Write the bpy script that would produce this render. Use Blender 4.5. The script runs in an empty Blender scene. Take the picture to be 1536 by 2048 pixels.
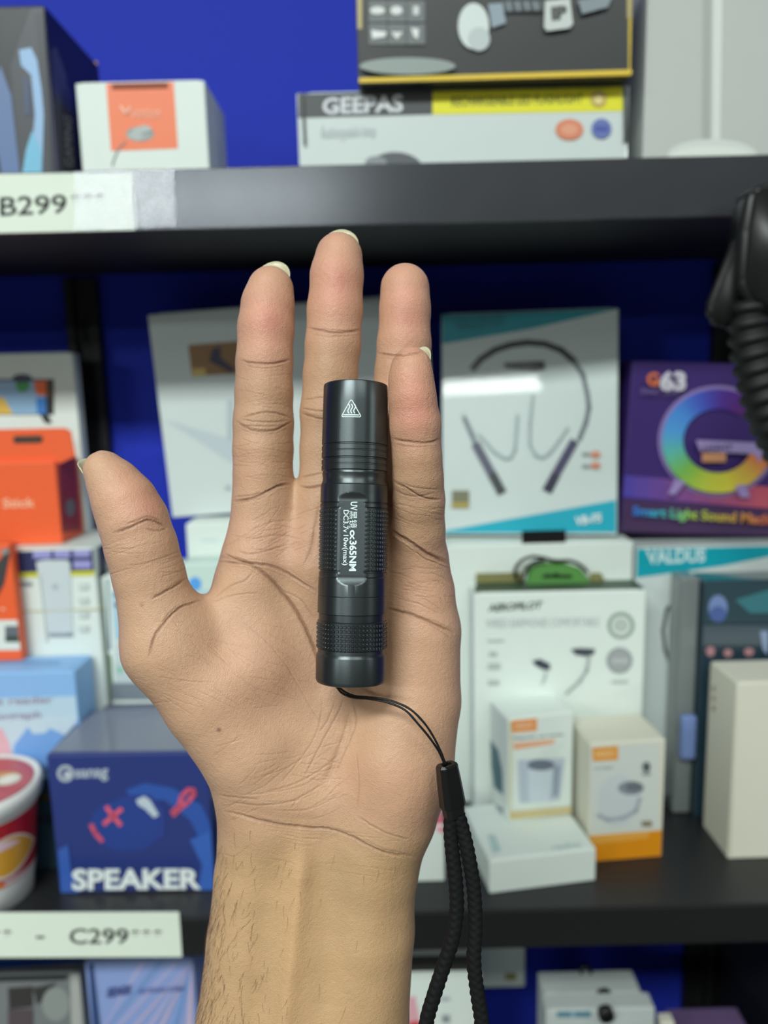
import bpy, bmesh, math, random
import numpy as np
from mathutils import Vector, Matrix

random.seed(7)
SC = bpy.context.scene
COL = SC.collection

# ------------------------------------------------------------------ camera
FPX = 1550.0                      # focal length in pixels of a 1536 x 2048 frame
EYE = Vector((0.0, 0.0, 1.45))
PITCH, ROLL = math.radians(9.5), math.radians(-1.4)
CAM_R = (Matrix.Rotation(math.radians(90) - PITCH, 3, 'X') @ Matrix.Rotation(ROLL, 3, 'Z'))
cam_data = bpy.data.cameras.new('camera')
cam = bpy.data.objects.new('camera', cam_data)
COL.objects.link(cam)
cam.matrix_world = Matrix.Translation(EYE) @ CAM_R.to_4x4()
cam_data.sensor_fit = 'VERTICAL'
cam_data.sensor_height = 36.0
cam_data.sensor_width = 27.0
cam_data.lens = FPX / 2048.0 * 36.0
cam_data.clip_start = 0.01
cam_data.dof.use_dof = True
cam_data.dof.focus_distance = 0.2405
cam_data.dof.aperture_fstop = 8.6
SC.camera = cam

# ------------------------------------------------------------------ world, lamps, exposure
SC.view_settings.view_transform = 'Standard'
SC.view_settings.look = 'None'
SC.view_settings.gamma = 1.0
SC.view_settings.use_curve_mapping = False
SC.view_settings.exposure = -0.25
world = bpy.data.worlds.new('shop_interior')
SC.world = world
world.use_nodes = True
bgn = world.node_tree.nodes['Background']
bgn.inputs['Color'].default_value = (0.92, 1.0, 0.97, 1)
bgn.inputs['Strength'].default_value = 0.08

def ceiling_lamp(x, y, z, sx, sy, watts, color=(0.93, 1.0, 0.96), rz=0.0):
    d = bpy.data.lights.new('ceiling_lamp', 'AREA')
    d.shape = 'RECTANGLE'; d.size = sx; d.size_y = sy
    d.energy = watts; d.color = color
    o = bpy.data.objects.new('ceiling_lamp', d)
    o.location = (x, y, z); o.rotation_euler = (0, 0, rz)
    COL.objects.link(o)
    return o

ceiling_lamp(-0.75, -1.25, 2.85, 1.2, 0.35, 92)
ceiling_lamp(0.75, -1.25, 2.85, 1.2, 0.35, 26)
ceiling_lamp(-1.5, -5.0, 2.85, 2.4, 0.5, 80)
ceiling_lamp(-3.9, -3.5, 2.85, 1.4, 0.6, 150)
ceiling_lamp(4.6, -1.7, 2.85, 0.6, 1.4, 110)

# ------------------------------------------------------------------ helpers
def ray(px, py):
    d = CAM_R @ Vector(((px - 768.0) / FPX, -(py - 1024.0) / FPX, -1.0))
    return d
FWD = CAM_R @ Vector((0, 0, -1))
def P(px, py, Y):
    """the place at depth Y (metres along +Y) that the lens sees at a pixel"""
    d = ray(px, py)
    return EYE + d * ((Y - EYE.y) / d.y)
def on_z(px, py, z):
    d = ray(px, py)
    return EYE + d * ((z - EYE.z) / d.z)
def hit(px, py, p0, n):
    d = ray(px, py)
    return EYE + d * ((p0 - EYE).dot(n) / d.dot(n))
def vdepth(p):
    return (p - EYE).dot(FWD)
_inv = CAM_R.transposed()
def to_px(co):
    """(N,3) numpy world positions -> pixel coordinates"""
    m = np.array(_inv)
    q = (co - np.array(EYE)) @ m.T
    return np.stack([768 + FPX * q[:, 0] / -q[:, 2], 1024 - FPX * q[:, 1] / -q[:, 2]], 1)

def lean_y(py):
    """the held things lean back towards their tops"""
    return (1320.0 - py) * 2.1e-5

def lin(c):
    return tuple(((v / 255.0) / 12.92 if v / 255.0 <= 0.04045 else ((v / 255.0 + 0.055) / 1.055) ** 2.4) for v in c)

_mats = {}
def mat(name, rgb, rough=0.5, metal=0.0, coat=0.0, var=0.05, bump=0.0, scale=60.0, spec=0.5, coat_rough=0.06):
    """principled surface with a little procedural grain in colour and relief"""
    key = (name, rgb, rough, metal, coat, var, bump, scale, spec, coat_rough)
    if key in _mats: return _mats[key]
    m = bpy.data.materials.new(name); m.use_nodes = True
    nt = m.node_tree; b = nt.nodes['Principled BSDF']
    c = lin(rgb)
    tc = nt.nodes.new('ShaderNodeTexCoord')
    nz = nt.nodes.new('ShaderNodeTexNoise'); nz.inputs['Scale'].default_value = scale; nz.inputs['Detail'].default_value = 4
    nt.links.new(tc.outputs['Object'], nz.inputs['Vector'])
    mx = nt.nodes.new('ShaderNodeMix'); mx.data_type = 'RGBA'
    mx.inputs[6].default_value = (*[v * (1 - var) for v in c], 1)
    mx.inputs[7].default_value = (*[min(1, v * (1 + var)) for v in c], 1)
    nt.links.new(nz.outputs['Fac'], mx.inputs[0])
    nt.links.new(mx.outputs[2], b.inputs['Base Color'])
    b.inputs['Roughness'].default_value = rough
    b.inputs['Metallic'].default_value = metal
    b.inputs['Specular IOR Level'].default_value = spec
    b.inputs['Coat Weight'].default_value = coat
    b.inputs['Coat Roughness'].default_value = coat_rough
    if bump:
        bp = nt.nodes.new('ShaderNodeBump'); bp.inputs['Strength'].default_value = bump; bp.inputs['Distance'].default_value = 0.001
        nt.links.new(nz.outputs['Fac'], bp.inputs['Height']); nt.links.new(bp.outputs['Normal'], b.inputs['Normal'])
    _mats[key] = m
    return m

def ink_mat(gloss):
    key = ('ink', gloss)
    if key in _mats: return _mats[key]
    m = bpy.data.materials.new('printed_ink'); m.use_nodes = True
    nt = m.node_tree; b = nt.nodes['Principled BSDF']
    a = nt.nodes.new('ShaderNodeVertexColor'); a.layer_name = 'ink'
    nt.links.new(a.outputs['Color'], b.inputs['Base Color'])
    b.inputs['Roughness'].default_value = 0.45
    b.inputs['Coat Weight'].default_value = gloss
    b.inputs['Coat Roughness'].default_value = 0.06
    _mats[key] = m
    return m

def obj(name, mesh, m=None, parent=None, smooth=False):
    o = bpy.data.objects.new(name, mesh)
    COL.objects.link(o)
    if m is not None:
        mesh.materials.clear(); mesh.materials.append(m)
    if parent is not None: o.parent = parent
    if smooth:
        mesh.polygons.foreach_set('use_smooth', [True] * len(mesh.polygons))
    return o
def from_bm(name, bm, m, parent=None, smooth=False):
    bmesh.ops.recalc_face_normals(bm, faces=bm.faces[:])
    me = bpy.data.meshes.new(name); bm.to_mesh(me); bm.free()
    return obj(name, me, m, parent, smooth)
def tag(o, label, cat, group=None, kind=None):
    o['label'] = label
    if cat: o['category'] = cat
    if group: o['group'] = group
    if kind: o['kind'] = kind
    return o
def structure(o, label=None):
    o['kind'] = 'structure'
    if label: o['label'] = label
    return o
def empty(name, loc, rot=None, label=None, cat=None, group=None):
    o = bpy.data.objects.new(name, None); COL.objects.link(o)
    o.empty_display_size = 0.02
    M = Matrix.Translation(loc) @ (rot.to_4x4() if rot is not None else Matrix.Identity(4))
    o.matrix_world = M
    if label: tag(o, label, cat, group)
    return o

def bm_box(bm, x0, x1, y0, y1, z0, z1, bevel=0.0, seg=2):
    r = bmesh.ops.create_cube(bm, size=1.0)
    vs = r['verts']
    for v in vs:
        v.co = Vector((x0 if v.co.x < 0 else x1, y0 if v.co.y < 0 else y1, z0 if v.co.z < 0 else z1))
    if bevel:
        es = list({e for v in vs for e in v.link_edges})
        bmesh.ops.bevel(bm, geom=es, offset=bevel, segments=seg, affect='EDGES', profile=0.5)

def tube_bm(bm, pts, rad, seg=12, closed=False, caps=True, flat=1.0):
    """sweep a circle along a polyline; rad is a number, a list, or f(i, angle, s)"""
    pts = [Vector(p) for p in pts]; n = len(pts)
    rings = []; up = Vector((0, 1, 0.02)).normalized(); s = 0.0
    for i, p in enumerate(pts):
        a = pts[i - 1] if i > 0 else (pts[-1] if closed else p)
        b = pts[(i + 1) % n] if (i < n - 1 or closed) else p
        t = (b - a).normalized()
        side = t.cross(up)
        if side.length < 1e-4: side = t.cross(Vector((1, 0, 0)))
        side.normalize(); nn = side.cross(t).normalized()
        up = nn
        if i: s += (p - pts[i - 1]).length
        ring = []
        for k in range(seg):
            a_ = 2 * math.pi * k / seg
            r = rad(i, a_, s) if callable(rad) else (rad[i] if isinstance(rad, (list, tuple)) else rad)
            ring.append(bm.verts.new(p + side * (r * math.cos(a_)) + nn * (r * flat * math.sin(a_))))
        rings.append(ring)
    m = n if closed else n - 1
    for i in range(m):
        A, B = rings[i], rings[(i + 1) % n]
        for k in range(seg):
            bm.faces.new((A[k], A[(k + 1) % seg], B[(k + 1) % seg], B[k]))
    if caps and not closed:
        bm.faces.new(rings[0][::-1]); bm.faces.new(rings[-1])

def spline(pts, n):
    """Catmull-Rom through 3D points, n samples"""
    pts = [Vector(p) for p in pts]
    q = [pts[0] * 2 - pts[1]] + pts + [pts[-1] * 2 - pts[-2]]
    out = []
    segs = len(pts) - 1
    for i in range(n):
        u = i / (n - 1) * segs
        k = min(int(u), segs - 1); t = u - k
        a, b, c, d = q[k], q[k + 1], q[k + 2], q[k + 3]
        out.append(0.5 * ((2 * b) + (c - a) * t + (2 * a - 5 * b + 4 * c - d) * t * t + (3 * b - a - 3 * c + d) * t ** 3))
    return out

_text_cache = {}
def text_geo(s, bold=0.0):
    """(verts Nx2 normalised to a unit box, faces) of a line of text in Blender's own font"""
    key = (s, bold)
    if key not in _text_cache:
        cu = bpy.data.curves.new('lettering_source', 'FONT')
        cu.body = s; cu.resolution_u = 3; cu.offset = bold
        to = bpy.data.objects.new('lettering_source', cu)
        COL.objects.link(to)
        dg = bpy.context.evaluated_depsgraph_get(); dg.update()
        me = bpy.data.meshes.new_from_object(to.evaluated_get(dg))
        v = np.array([tuple(x.co)[:2] for x in me.vertices])
        f = [tuple(p.vertices) for p in me.polygons]
        bpy.data.objects.remove(to); bpy.data.curves.remove(cu); bpy.data.meshes.remove(me)
        lo, hi = v.min(0), v.max(0)
        _text_cache[key] = ((v - lo) / (hi - lo), f)
    return _text_cache[key]

def ell(cx, cy, rx, ry, n=28, a0=0, a1=360):
    return [(cx + rx * math.cos(math.radians(a0 + (a1 - a0) * i / n)), cy + ry * math.sin(math.radians(a0 + (a1 - a0) * i / n)))
            for i in range(n + (0 if a1 - a0 == 360 else 1))]
def rect(x0, y0, x1, y1):
    return [(x0, y0), (x1, y0), (x1, y1), (x0, y1)]
def stroke(pts, w):
    """list of quads that draw a pen line of width w (pixels)"""
    out = []
    for (a, b) in zip(pts[:-1], pts[1:]):
        dx, dy = b[0] - a[0], b[1] - a[1]; L = math.hypot(dx, dy) or 1
        ex, ey = dx / L * w * 0.2, dy / L * w * 0.2
        nx, ny = -dy / L * w / 2, dx / L * w / 2
        out.append([(a[0] - ex + nx, a[1] - ey + ny), (b[0] + ex + nx, b[1] + ey + ny), (b[0] + ex - nx, b[1] + ey - ny), (a[0] - ex - nx, a[1] - ey - ny)])
    return out
def ring_quads(cx, cy, rx, ry, wx, wy, n=32, a0=0, a1=360, colors=None):
    out = []
    for i in range(n):
        t0 = math.radians(a0 + (a1 - a0) * i / n); t1 = math.radians(a0 + (a1 - a0) * (i + 1) / n)
        q = [(cx + rx * math.cos(t0), cy + ry * math.sin(t0)), (cx + rx * math.cos(t1), cy + ry * math.sin(t1)),
             (cx + (rx - wx) * math.cos(t1), cy + (ry - wy) * math.sin(t1)), (cx + (rx - wx) * math.cos(t0), cy + (ry - wy) * math.sin(t0))]
        out.append(q)
    return out

class Carton:
    """a folded carton standing on a surface; its prints are flat sheets on its faces.
    front face through the pixel columns xl, xr and top row yt, at depth Y (or base = two pixels of the front bottom edge)"""
    def __init__(self, name, label, m, z, xl=None, xr=None, yt=None, Y=None, base=None, depth=0.05, yaw=0.0, lean=0.0, spin=0.0,
                 ym=None, cat='box', group=None, gloss=0.0, bevel=0.0012, height=None, part='carton', seams=True, side_mats=None):
        yaw, lean, spin = map(math.radians, (yaw, lean, spin))
        if base:
            A, B = on_z(*base[0], z), on_z(*base[1], z)
            yaw = math.atan2(B.y - A.y, B.x - A.x)
            self.w = (B - A).length; P0 = (A + B) / 2
            R = Matrix.Rotation(yaw, 3, 'Z')
        else:
            R = Matrix.Rotation(yaw, 3, 'Z') @ Matrix.Rotation(-lean, 3, 'X') @ Matrix.Rotation(-spin, 3, 'Y')
            xc = (xl + xr) / 2; ym = ym if ym is not None else (yt + 300)
            p = P(xc, ym, Y); P0 = Vector((p.x, Y, z + depth * math.sin(max(lean, 0))))
            n = -(R @ Vector((0, 1, 0)))
            u = R @ Vector((1, 0, 0))
            a, b = hit(xl, ym, P0, n), hit(xr, ym, P0, n)
            self.w = (b - a).dot(u)
            mid = (a + b) / 2
            P0 = P0 + u * ((mid - P0).dot(u))
            P0.z += self.w / 2 * abs(math.sin(spin))
        n = -(R @ Vector((0, 1, 0)))
        v = R @ Vector((0, 0, 1))
        if height is None:
            xc = (base[0][0] + base[1][0]) / 2 if base else (xl + xr) / 2
            height = (hit(xc, yt, P0, n) - P0).dot(v)
        self.h = height; self.d = depth; self.R = R; self.P0 = P0; self.gloss = gloss
        self.root = empty(name, P0, R, label, cat, group)
        bm = bmesh.new()
        bm_box(bm, -self.w / 2, self.w / 2, 0, depth, 0, height, bevel)
        self.body = from_bm(part, bm, m, self.root)
        self.Mi = (Matrix.Translation(P0) @ R.to_4x4()).inverted()
        self.top = (P0 + v * height).z
        self.layer = {}
        if seams:   # tuck flap let into the top edge
            bm = bmesh.new()
            t = min(0.0006, height * 0.02)
            bm_box(bm, -self.w * 0.46, self.w * 0.46, 0.0012, depth * 0.96, height - 0.0003, height + t, 0.0003, 1)
            from_bm('tuck_flap', bm, m, self.root)
    def local(self, px, py, side='front', lift=0.0):
        R, P0 = self.R, self.P0
        ux, uy, uz = (R @ Vector(c) for c in ((1, 0, 0), (0, 1, 0), (0, 0, 1)))
        if side == 'front': p0, n = P0, -uy
        elif side == 'right': p0, n = P0 + ux * self.w / 2, ux
        elif side == 'left': p0, n = P0 - ux * self.w / 2, -ux
        else: p0, n = P0 + uz * (self.h + 0.0007), uz
        q = hit(px, py, p0 + n * lift, n)
        q = self.Mi @ q
        e = 0.0008
        if side in ('front', 'top'): q.x = min(max(q.x, -self.w / 2 + e), self.w / 2 - e)
        if side in ('front', 'left', 'right'): q.z = min(max(q.z, e), self.h - e)
        if side != 'front': q.y = min(max(q.y, e), self.d - e)
        return q
    def _lift(self, side):
        self.layer[side] = self.layer.get(side, 0) + 1
        return 0.00012 * self.layer[side] + 0.00005
    def ink(self, name, items, side='front', label=None):
        """items: (colour, polygon) or (colour, [polygons]); later ones lie on top"""
        bm = bmesh.new(); cl = bm.loops.layers.float_color.new('ink')
        for colr, polys in items:
            if polys and isinstance(polys[0], tuple): polys = [polys]
            lift = self._lift(side)
            for poly in polys:
                vs = [bm.verts.new(self.local(x, y, side, lift)) for x, y in poly]
                try: f = bm.faces.new(vs)
                except ValueError: continue
                for l in f.loops: l[cl] = (*lin(colr), 1)
        me = bpy.data.meshes.new(name); bm.to_mesh(me); bm.free()
        o = obj(name, me, ink_mat(self.gloss), self.root)
        if label: o['label'] = label
        return o
    def text(self, s, quad, colr, side='front', bold=0.0, name='lettering', grad=None):
        """quad: pixel corners top-left, top-right, bottom-right, bottom-left (or x0,y0,x1,y1)"""
        if len(quad) == 4 and not isinstance(quad[0], tuple):
            x0, y0, x1, y1 = quad; quad = rect(x0, y0, x1, y1)
        lift = self._lift(side)
        tl, tr, br, bl = [self.local(x, y, side, lift) for x, y in quad]
        v, f = text_geo(s, bold)
        co = [(bl * (1 - a) + br * a) * (1 - b) + (tl * (1 - a) + tr * a) * b for a, b in v]
        me = bpy.data.meshes.new(name)
        me.from_pydata([tuple(c) for c in co], [], f)
        ca = me.color_attributes.new('ink', 'FLOAT_COLOR', 'POINT')
        for i, (a, b) in enumerate(v):
            if grad:
                u = a * (len(grad) - 1); k = min(int(u), len(grad) - 2); t = u - k
                c = [grad[k][j] * (1 - t) + grad[k + 1][j] * t for j in range(3)]
            else: c = colr
            ca.data[i].color = (*lin(c), 1)
        return obj(name, me, ink_mat(self.gloss), self.root)
# ------------------------------------------------------------------ setting: floor, blue wall, shelving
WALL_Y = 0.835
LOW_F, UP_F = 0.56, 0.60                       # depth of the two shelf fronts
LOW_Z = P(768, 1829, LOW_F).z                  # top of the lower shelf
LOW_B = P(768, 1903, LOW_F).z
UP_Z = P(768, 327, UP_F).z                     # top of the upper shelf
UP_B = P(768, 449, UP_F).z
BOT_Z = LOW_Z - 0.40                           # shelf below the picture

bm = bmesh.new(); bm_box(bm, -9, 9, -8.0, 0.90, -0.05, 0.0)
structure(from_bm('floor', bm, mat('grey_shop_floor', (92, 92, 90), rough=0.35, var=0.08, scale=6)))
bm = bmesh.new(); bm_box(bm, -9, 9, WALL_Y, WALL_Y + 0.03, 0.0, 3.0)
structure(from_bm('wall_back', bm, mat('blue_painted_board', (42, 59, 188), rough=0.6, var=0.03, bump=0.1, scale=90, spec=0.12)))

shelf_m = mat('black_steel_shelf', (34, 35, 37), rough=0.42, metal=0.0, var=0.08, scale=30, spec=0.5)
fascia_m = mat('dark_satin_steel', (112, 115, 121), rough=0.2, metal=0.8, var=0.10, scale=25)
dark_m = mat('matte_black_steel', (14, 14, 16), rough=0.6, var=0.1)
def shelf(name, label, z_top, z_bot, yf, fm, fascia_h=None):
    root = empty(name, (0, yf, z_bot), None, label, 'shelf')
    def part(nm, x0, x1, y0, y1, z0, z1, m, bev=0.001):
        b_ = bmesh.new(); bm_box(b_, x0, x1, y0 - yf, y1 - yf, z0 - z_bot, z1 - z_bot, bev)
        return from_bm(nm, b_, m, root)
    part('board', -0.9, 0.9, yf + 0.0025, WALL_Y - 0.0135, z_top - 0.004, z_top, shelf_m)
    part('front_edge', -0.9, 0.9, yf, yf + 0.0022, z_bot, z_top, fm, 0.0008)
    part('bottom_lip', -0.9, 0.9, yf + 0.0022, yf + 0.022, z_bot + 0.0002, z_bot + 0.0022, dark_m, 0.0004)
    part('underside_panel', -0.9, 0.9, yf + 0.0222, WALL_Y - 0.014, z_bot + 0.0004, z_bot + 0.003, dark_m)
    for x in (-0.52, 0.40):
        part('bracket', x - 0.004, x + 0.004, yf + 0.03, WALL_Y - 0.0135, z_bot + 0.0032, z_top - 0.0042, dark_m)
    return root
shelf('upper_shelf', 'upper black steel shelf with grey satin front edge and a price strip', UP_Z, UP_B, UP_F, fascia_m)
shelf('lower_shelf', 'lower black steel shelf whose glossy top carries the cartons', LOW_Z, LOW_B, LOW_F, dark_m)
bot = shelf('bottom_shelf', 'lowest black steel shelf carrying the cartons at the bottom', BOT_Z, BOT_Z - 0.035, LOW_F, dark_m)
ex = P(1420, 1975, WALL_Y).x
bm = bmesh.new(); bm_box(bm, ex, ex + 0.02, LOW_F + 0.02, WALL_Y - 0.0005, 0.0, BOT_Z - 0.036, 0.001)
bm_box(bm, ex, ex + 0.02, LOW_F + 0.02, WALL_Y - 0.0005, BOT_Z + 0.0005, LOW_B - 0.001, 0.001)
bmesh.ops.delete(bm, geom=[v for v in bm.verts if v.co.z < BOT_Z - 0.01], context='VERTS')
tag(from_bm('end_panel', bm, dark_m), 'black side panel closing the lowest shelf bay at the right', 'panel')
# slotted uprights on the wall
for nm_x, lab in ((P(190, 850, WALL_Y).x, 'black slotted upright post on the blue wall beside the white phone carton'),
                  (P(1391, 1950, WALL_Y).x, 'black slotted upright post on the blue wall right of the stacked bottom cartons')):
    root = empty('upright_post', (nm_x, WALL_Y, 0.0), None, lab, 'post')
    bm = bmesh.new()
    bm_box(bm, -0.017, -0.008, -0.012, -0.0002, 0.02, UP_B - .002, 0.001); bm_box(bm, 0.008, 0.017, -0.012, -0.0002, 0.02, UP_B - .002, 0.001)
    bm_box(bm, -0.0082, 0.0082, -0.006, -0.0002, 0.02, UP_B - .002)
    from_bm('channel', bm, dark_m, root)
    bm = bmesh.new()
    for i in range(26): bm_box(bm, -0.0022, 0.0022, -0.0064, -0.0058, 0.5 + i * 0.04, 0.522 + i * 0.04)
    from_bm('slots', bm, mat('slot_shade', (6, 6, 7), rough=0.9), root)['kind'] = 'stuff'  # dark patches paint the shade inside the slots
def PH(px, py, Y): return P(px, py, Y + lean_y(py))
# ------------------------------------------------------------------ flashlight
TA, TB = P(712, 760, 0.2395 + lean_y(760)), P(702, 1374, 0.2335 + lean_y(1374))
T_AX = (TB - TA).normalized()
T_SIDE = Vector((1, 0, 0)); T_SIDE = (T_SIDE - T_AX * T_SIDE.dot(T_AX)).normalized()
T_F = T_SIDE.cross(T_AX)
if T_F.y > 0: T_F = -T_F
T_RAD = 0.0104
def t_s(py):
    lo, hi = -0.2, 1.4
    for _ in range(40):
        mid = (lo + hi) / 2
        q = _inv @ (TA + (TB - TA) * mid + T_F * T_RAD - EYE)
        if 1024 - FPX * q.y / -q.z < py: lo = mid
        else: hi = mid
    return (lo + hi) / 2
_ts = {py: t_s(py) for py in range(740, 1400, 4)}
def t_pos(py):
    k = min(max(int(py // 4) * 4, 740), 1392)
    s = _ts[k] + (_ts[k + 4] - _ts[k]) * (py - k) / 4
    return TA + (TB - TA) * s
def t_m(py, rpx):
    return rpx * vdepth(t_pos(py)) / FPX

KC = 57
PROFILE = {
 'head': [(757.5, 55), (757.5, 61), (759, 63.2), (762, 64.2), (800, 64.8), (840, 65.3), (883, 66), (884.5, 64), (886.5, 64), (888, 66), (896, 66), (897, 65), (899, 65), (900, 66),
          (911, 66), (912.5, 63.5), (914.5, 63.5), (916, 66), (924, 66), (925, 65), (927, 65), (928, 66), (937, 66), (938.5, 63.2), (941, 63.2), (944, 64.5), (950, 63.2), (958, 63.2),
          (966, 66), (967, 65.6), (968, 66.8), (982, 67), (984, 67), (986, 67), (988, 67.1), (990, 67.1), (992, 67.2), (995, 67.3), (998, 67.4), (1001, 67.5), (1003, 67.5)],
 'body_tube': [(1003, 67.5), (1003.8, 65.6), (1005.5, 65.6), (1006.5, 67.5), (1013, 67.8), (1015, 66.2), ('k', 1016, 1142, 14, 67.0, 69.0), (1143, 66), (1146, 66), (1147, 68), (1150, 68), (1152, 68.1), (1154.5, 68.2), (1156, 67.4),
          (1157.5, 68.5), (1160, 68.6), (1162, 68.6), (1164, 68.6), (1166, 68.7), (1168, 68.7), (1170, 68.7), (1172, 68.8), (1194, 68.9), (1195, 68.1), (1196, 69), (1231, 69.3), (1232.5, 66.8)],
 'knurled_ring': [(1232.5, 66.8), (1246, 66.8), (1247.5, 69.2), ('k', 1249, 1304, 6, 69.0, 70.8), (1305.5, 67.6)],
 'tail_cap': [(1305.5, 67.6), (1313, 67.6), (1318, 70.2), (1320, 70.6), (1345, 70.9), (1367, 71), (1371, 70.3), (1374.5, 68.5), (1376.5, 65), (1377, 52), (1377, 0.01)],
}
def flat_w(py):
    if 1000 <= py <= 1152: return 28.5
    if 984 < py < 1000: return 30 * math.sqrt(max(0, 1 - ((1000 - py) / 16) ** 2))
    if 1152 < py < 1171: return 29.5 * math.sqrt(max(0, 1 - ((py - 1152) / 19) ** 2))
    return 0
def lathe(name, prof, m, parent):
    rows = []
    for p in prof:
        if p[0] == 'k':
            _, y0, y1, n, rl, rh = p
            for j in range(n):
                for t, g in ((0.0, 1), (0.28, 1), (0.42, 0), (0.86, 0)):
                    rows.append((y0 + (y1 - y0) * (j + t) / n, rl, rh if not g else None, g))
            rows.append((y1, rl, None, 1))
        else: rows.append((p[0], p[1], None, None))
    nt_ = KC * 4
    verts, faces = [], []
    for (py, r, rh, g) in rows:
        c = t_pos(py); k_ = vdepth(c) / FPX
        fw = flat_w(py)
        D = math.sqrt(max(1, 68.0 ** 2 - fw ** 2)) if fw else None
        for i in range(nt_):
            fr = i % 4
            th = 2 * math.pi * ((i // 4) + (0.0, 0.28, 0.42, 0.86)[fr]) / KC
            rr = r
            if g is not None and rh is not None and fr in (2, 3): rr = rh
            if D and math.cos(th) > 0.3: rr = min(rr, D / math.cos(th))
            rr *= k_
            verts.append(tuple(c + T_F * (rr * math.cos(th)) + T_SIDE * (rr * math.sin(th))))
    for j in range(len(rows) - 1):
        for i in range(nt_):
            i2 = (i + 1) % nt_
            faces.append((j * nt_ + i, j * nt_ + i2, (j + 1) * nt_ + i2, (j + 1) * nt_ + i))
    me = bpy.data.meshes.new(name); me.from_pydata(verts, [], faces)
    me.validate()
    bm = bmesh.new(); bm.from_mesh(me); bmesh.ops.recalc_face_normals(bm, faces=bm.faces[:])
    for e in bm.edges:
        if len(e.link_faces) == 2 and e.calc_face_angle(0) > math.radians(28): e.smooth = False
    bm.to_mesh(me); bm.free()
    return obj(name, me, m, parent, smooth=True)

torch_m = mat('black_anodised_metal', (80, 86, 88), rough=0.36, metal=0.9, scale=7000, var=0.45)
torch_m2 = mat('black_anodised_knurl', (70, 75, 78), rough=0.36, metal=0.88, scale=7000, var=0.3)
for m_ in (torch_m, torch_m2):      # lathe-turned surface: fine rings round the axis spread highlights along it
    tn = m_.node_tree.nodes.new('ShaderNodeTangent'); tn.direction_type = 'RADIAL'; tn.axis = 'Z'
    b_ = m_.node_tree.nodes['Principled BSDF']
    m_.node_tree.links.new(tn.outputs['Tangent'], b_.inputs['Tangent'])
    b_.inputs['Anisotropic'].default_value = 0.6
    b_.inputs['Anisotropic Rotation'].default_value = 0.25
flashlight = empty('flashlight', TB, None, 'slim black metal flashlight with knurled grip resting on the open palm', 'flashlight')
Fi = flashlight.matrix_world.inverted()
def to_local(o, root):
    o.parent = root; o.matrix_parent_inverse = root.matrix_world.inverted(); return o
for nm in ('head', 'body_tube', 'knurled_ring', 'tail_cap'):
    to_local(lathe(nm, PROFILE[nm], torch_m2 if nm == 'knurled_ring' else torch_m, None), flashlight)
# lens in the head's mouth
bm = bmesh.new()
c = t_pos(757.5); rr = t_m(757.5, 55.5)
vs = [bm.verts.new(c + T_AX * 0.0006 + T_F * (rr * math.cos(a)) + T_SIDE * (rr * math.sin(a))) for a in [2 * math.pi * i / 40 for i in range(40)]]
bm.faces.new(vs)
to_local(from_bm('lens', bm, mat('dark_violet_glass', (30, 24, 48), rough=0.05, coat=1.0)), flashlight)

white_print = mat('white_print', (214, 232, 230), rough=0.6, var=0.02)
def on_cyl(px, py, rpx, lift=0.00009):
    c = t_pos(py); q = _inv @ (c - EYE)
    cx = 768 + FPX * q.x / -q.z
    s = max(-0.98, min(0.98, (px - cx) / rpx)); th = math.asin(s)
    r = rpx * vdepth(c) / FPX + lift
    return c + T_F * (r * math.cos(th)) + T_SIDE * (r * math.sin(th))
def t_print(name, quads, rpx):
    bm = bmesh.new()
    for q in quads:
        n = max(1, int(max(math.dist(q[0], q[1]), math.dist(q[3], q[2])) / 1.5))
        lp = lambda a, b, t: (a[0] + (b[0] - a[0]) * t, a[1] + (b[1] - a[1]) * t)
        for i in range(n):
            bm.faces.new([bm.verts.new(on_cyl(*c_, rpx)) for c_ in (lp(q[0], q[1], i / n), lp(q[0], q[1], (i + 1) / n), lp(q[3], q[2], (i + 1) / n), lp(q[3], q[2], i / n))])
    me = bpy.data.meshes.new(name); bm.to_mesh(me); bm.free()
    return to_local(obj(name, me, white_print), flashlight)
def round_tri(pts, r, n=5):
    out = []
    L = len(pts)
    for i in range(L):
        p0, p1, p2 = (np.array(pts[(i + k) % L], float) for k in (-1, 0, 1))
        a = p1 + (p0 - p1) / np.linalg.norm(p0 - p1) * r; b = p1 + (p2 - p1) / np.linalg.norm(p2 - p1) * r
        for k in range(n + 1):
            t = k / n
            out.append(tuple(a * (1 - t) ** 2 + 2 * p1 * t * (1 - t) + b * t * t))
    return out + [out[0]]
sym = stroke(round_tri([(705.3, 798), (686, 833.2), (724.6, 833.6)], 5), 1.7)
for x0 in (700.6, 706.2, 711.8):
    pts = [(x0 + 1.9 * math.sin(i / 12 * 2 * math.pi) + 0.12 * (6 - i) * -0.5, 808.5 + i / 12 * 18) for i in range(13)]
    sym += stroke(pts, 2.0)
sym += stroke([(690.5, 829.6), (720, 829.8)], 2.4)
t_print('hot_surface_symbol', sym, 65.0)

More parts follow.
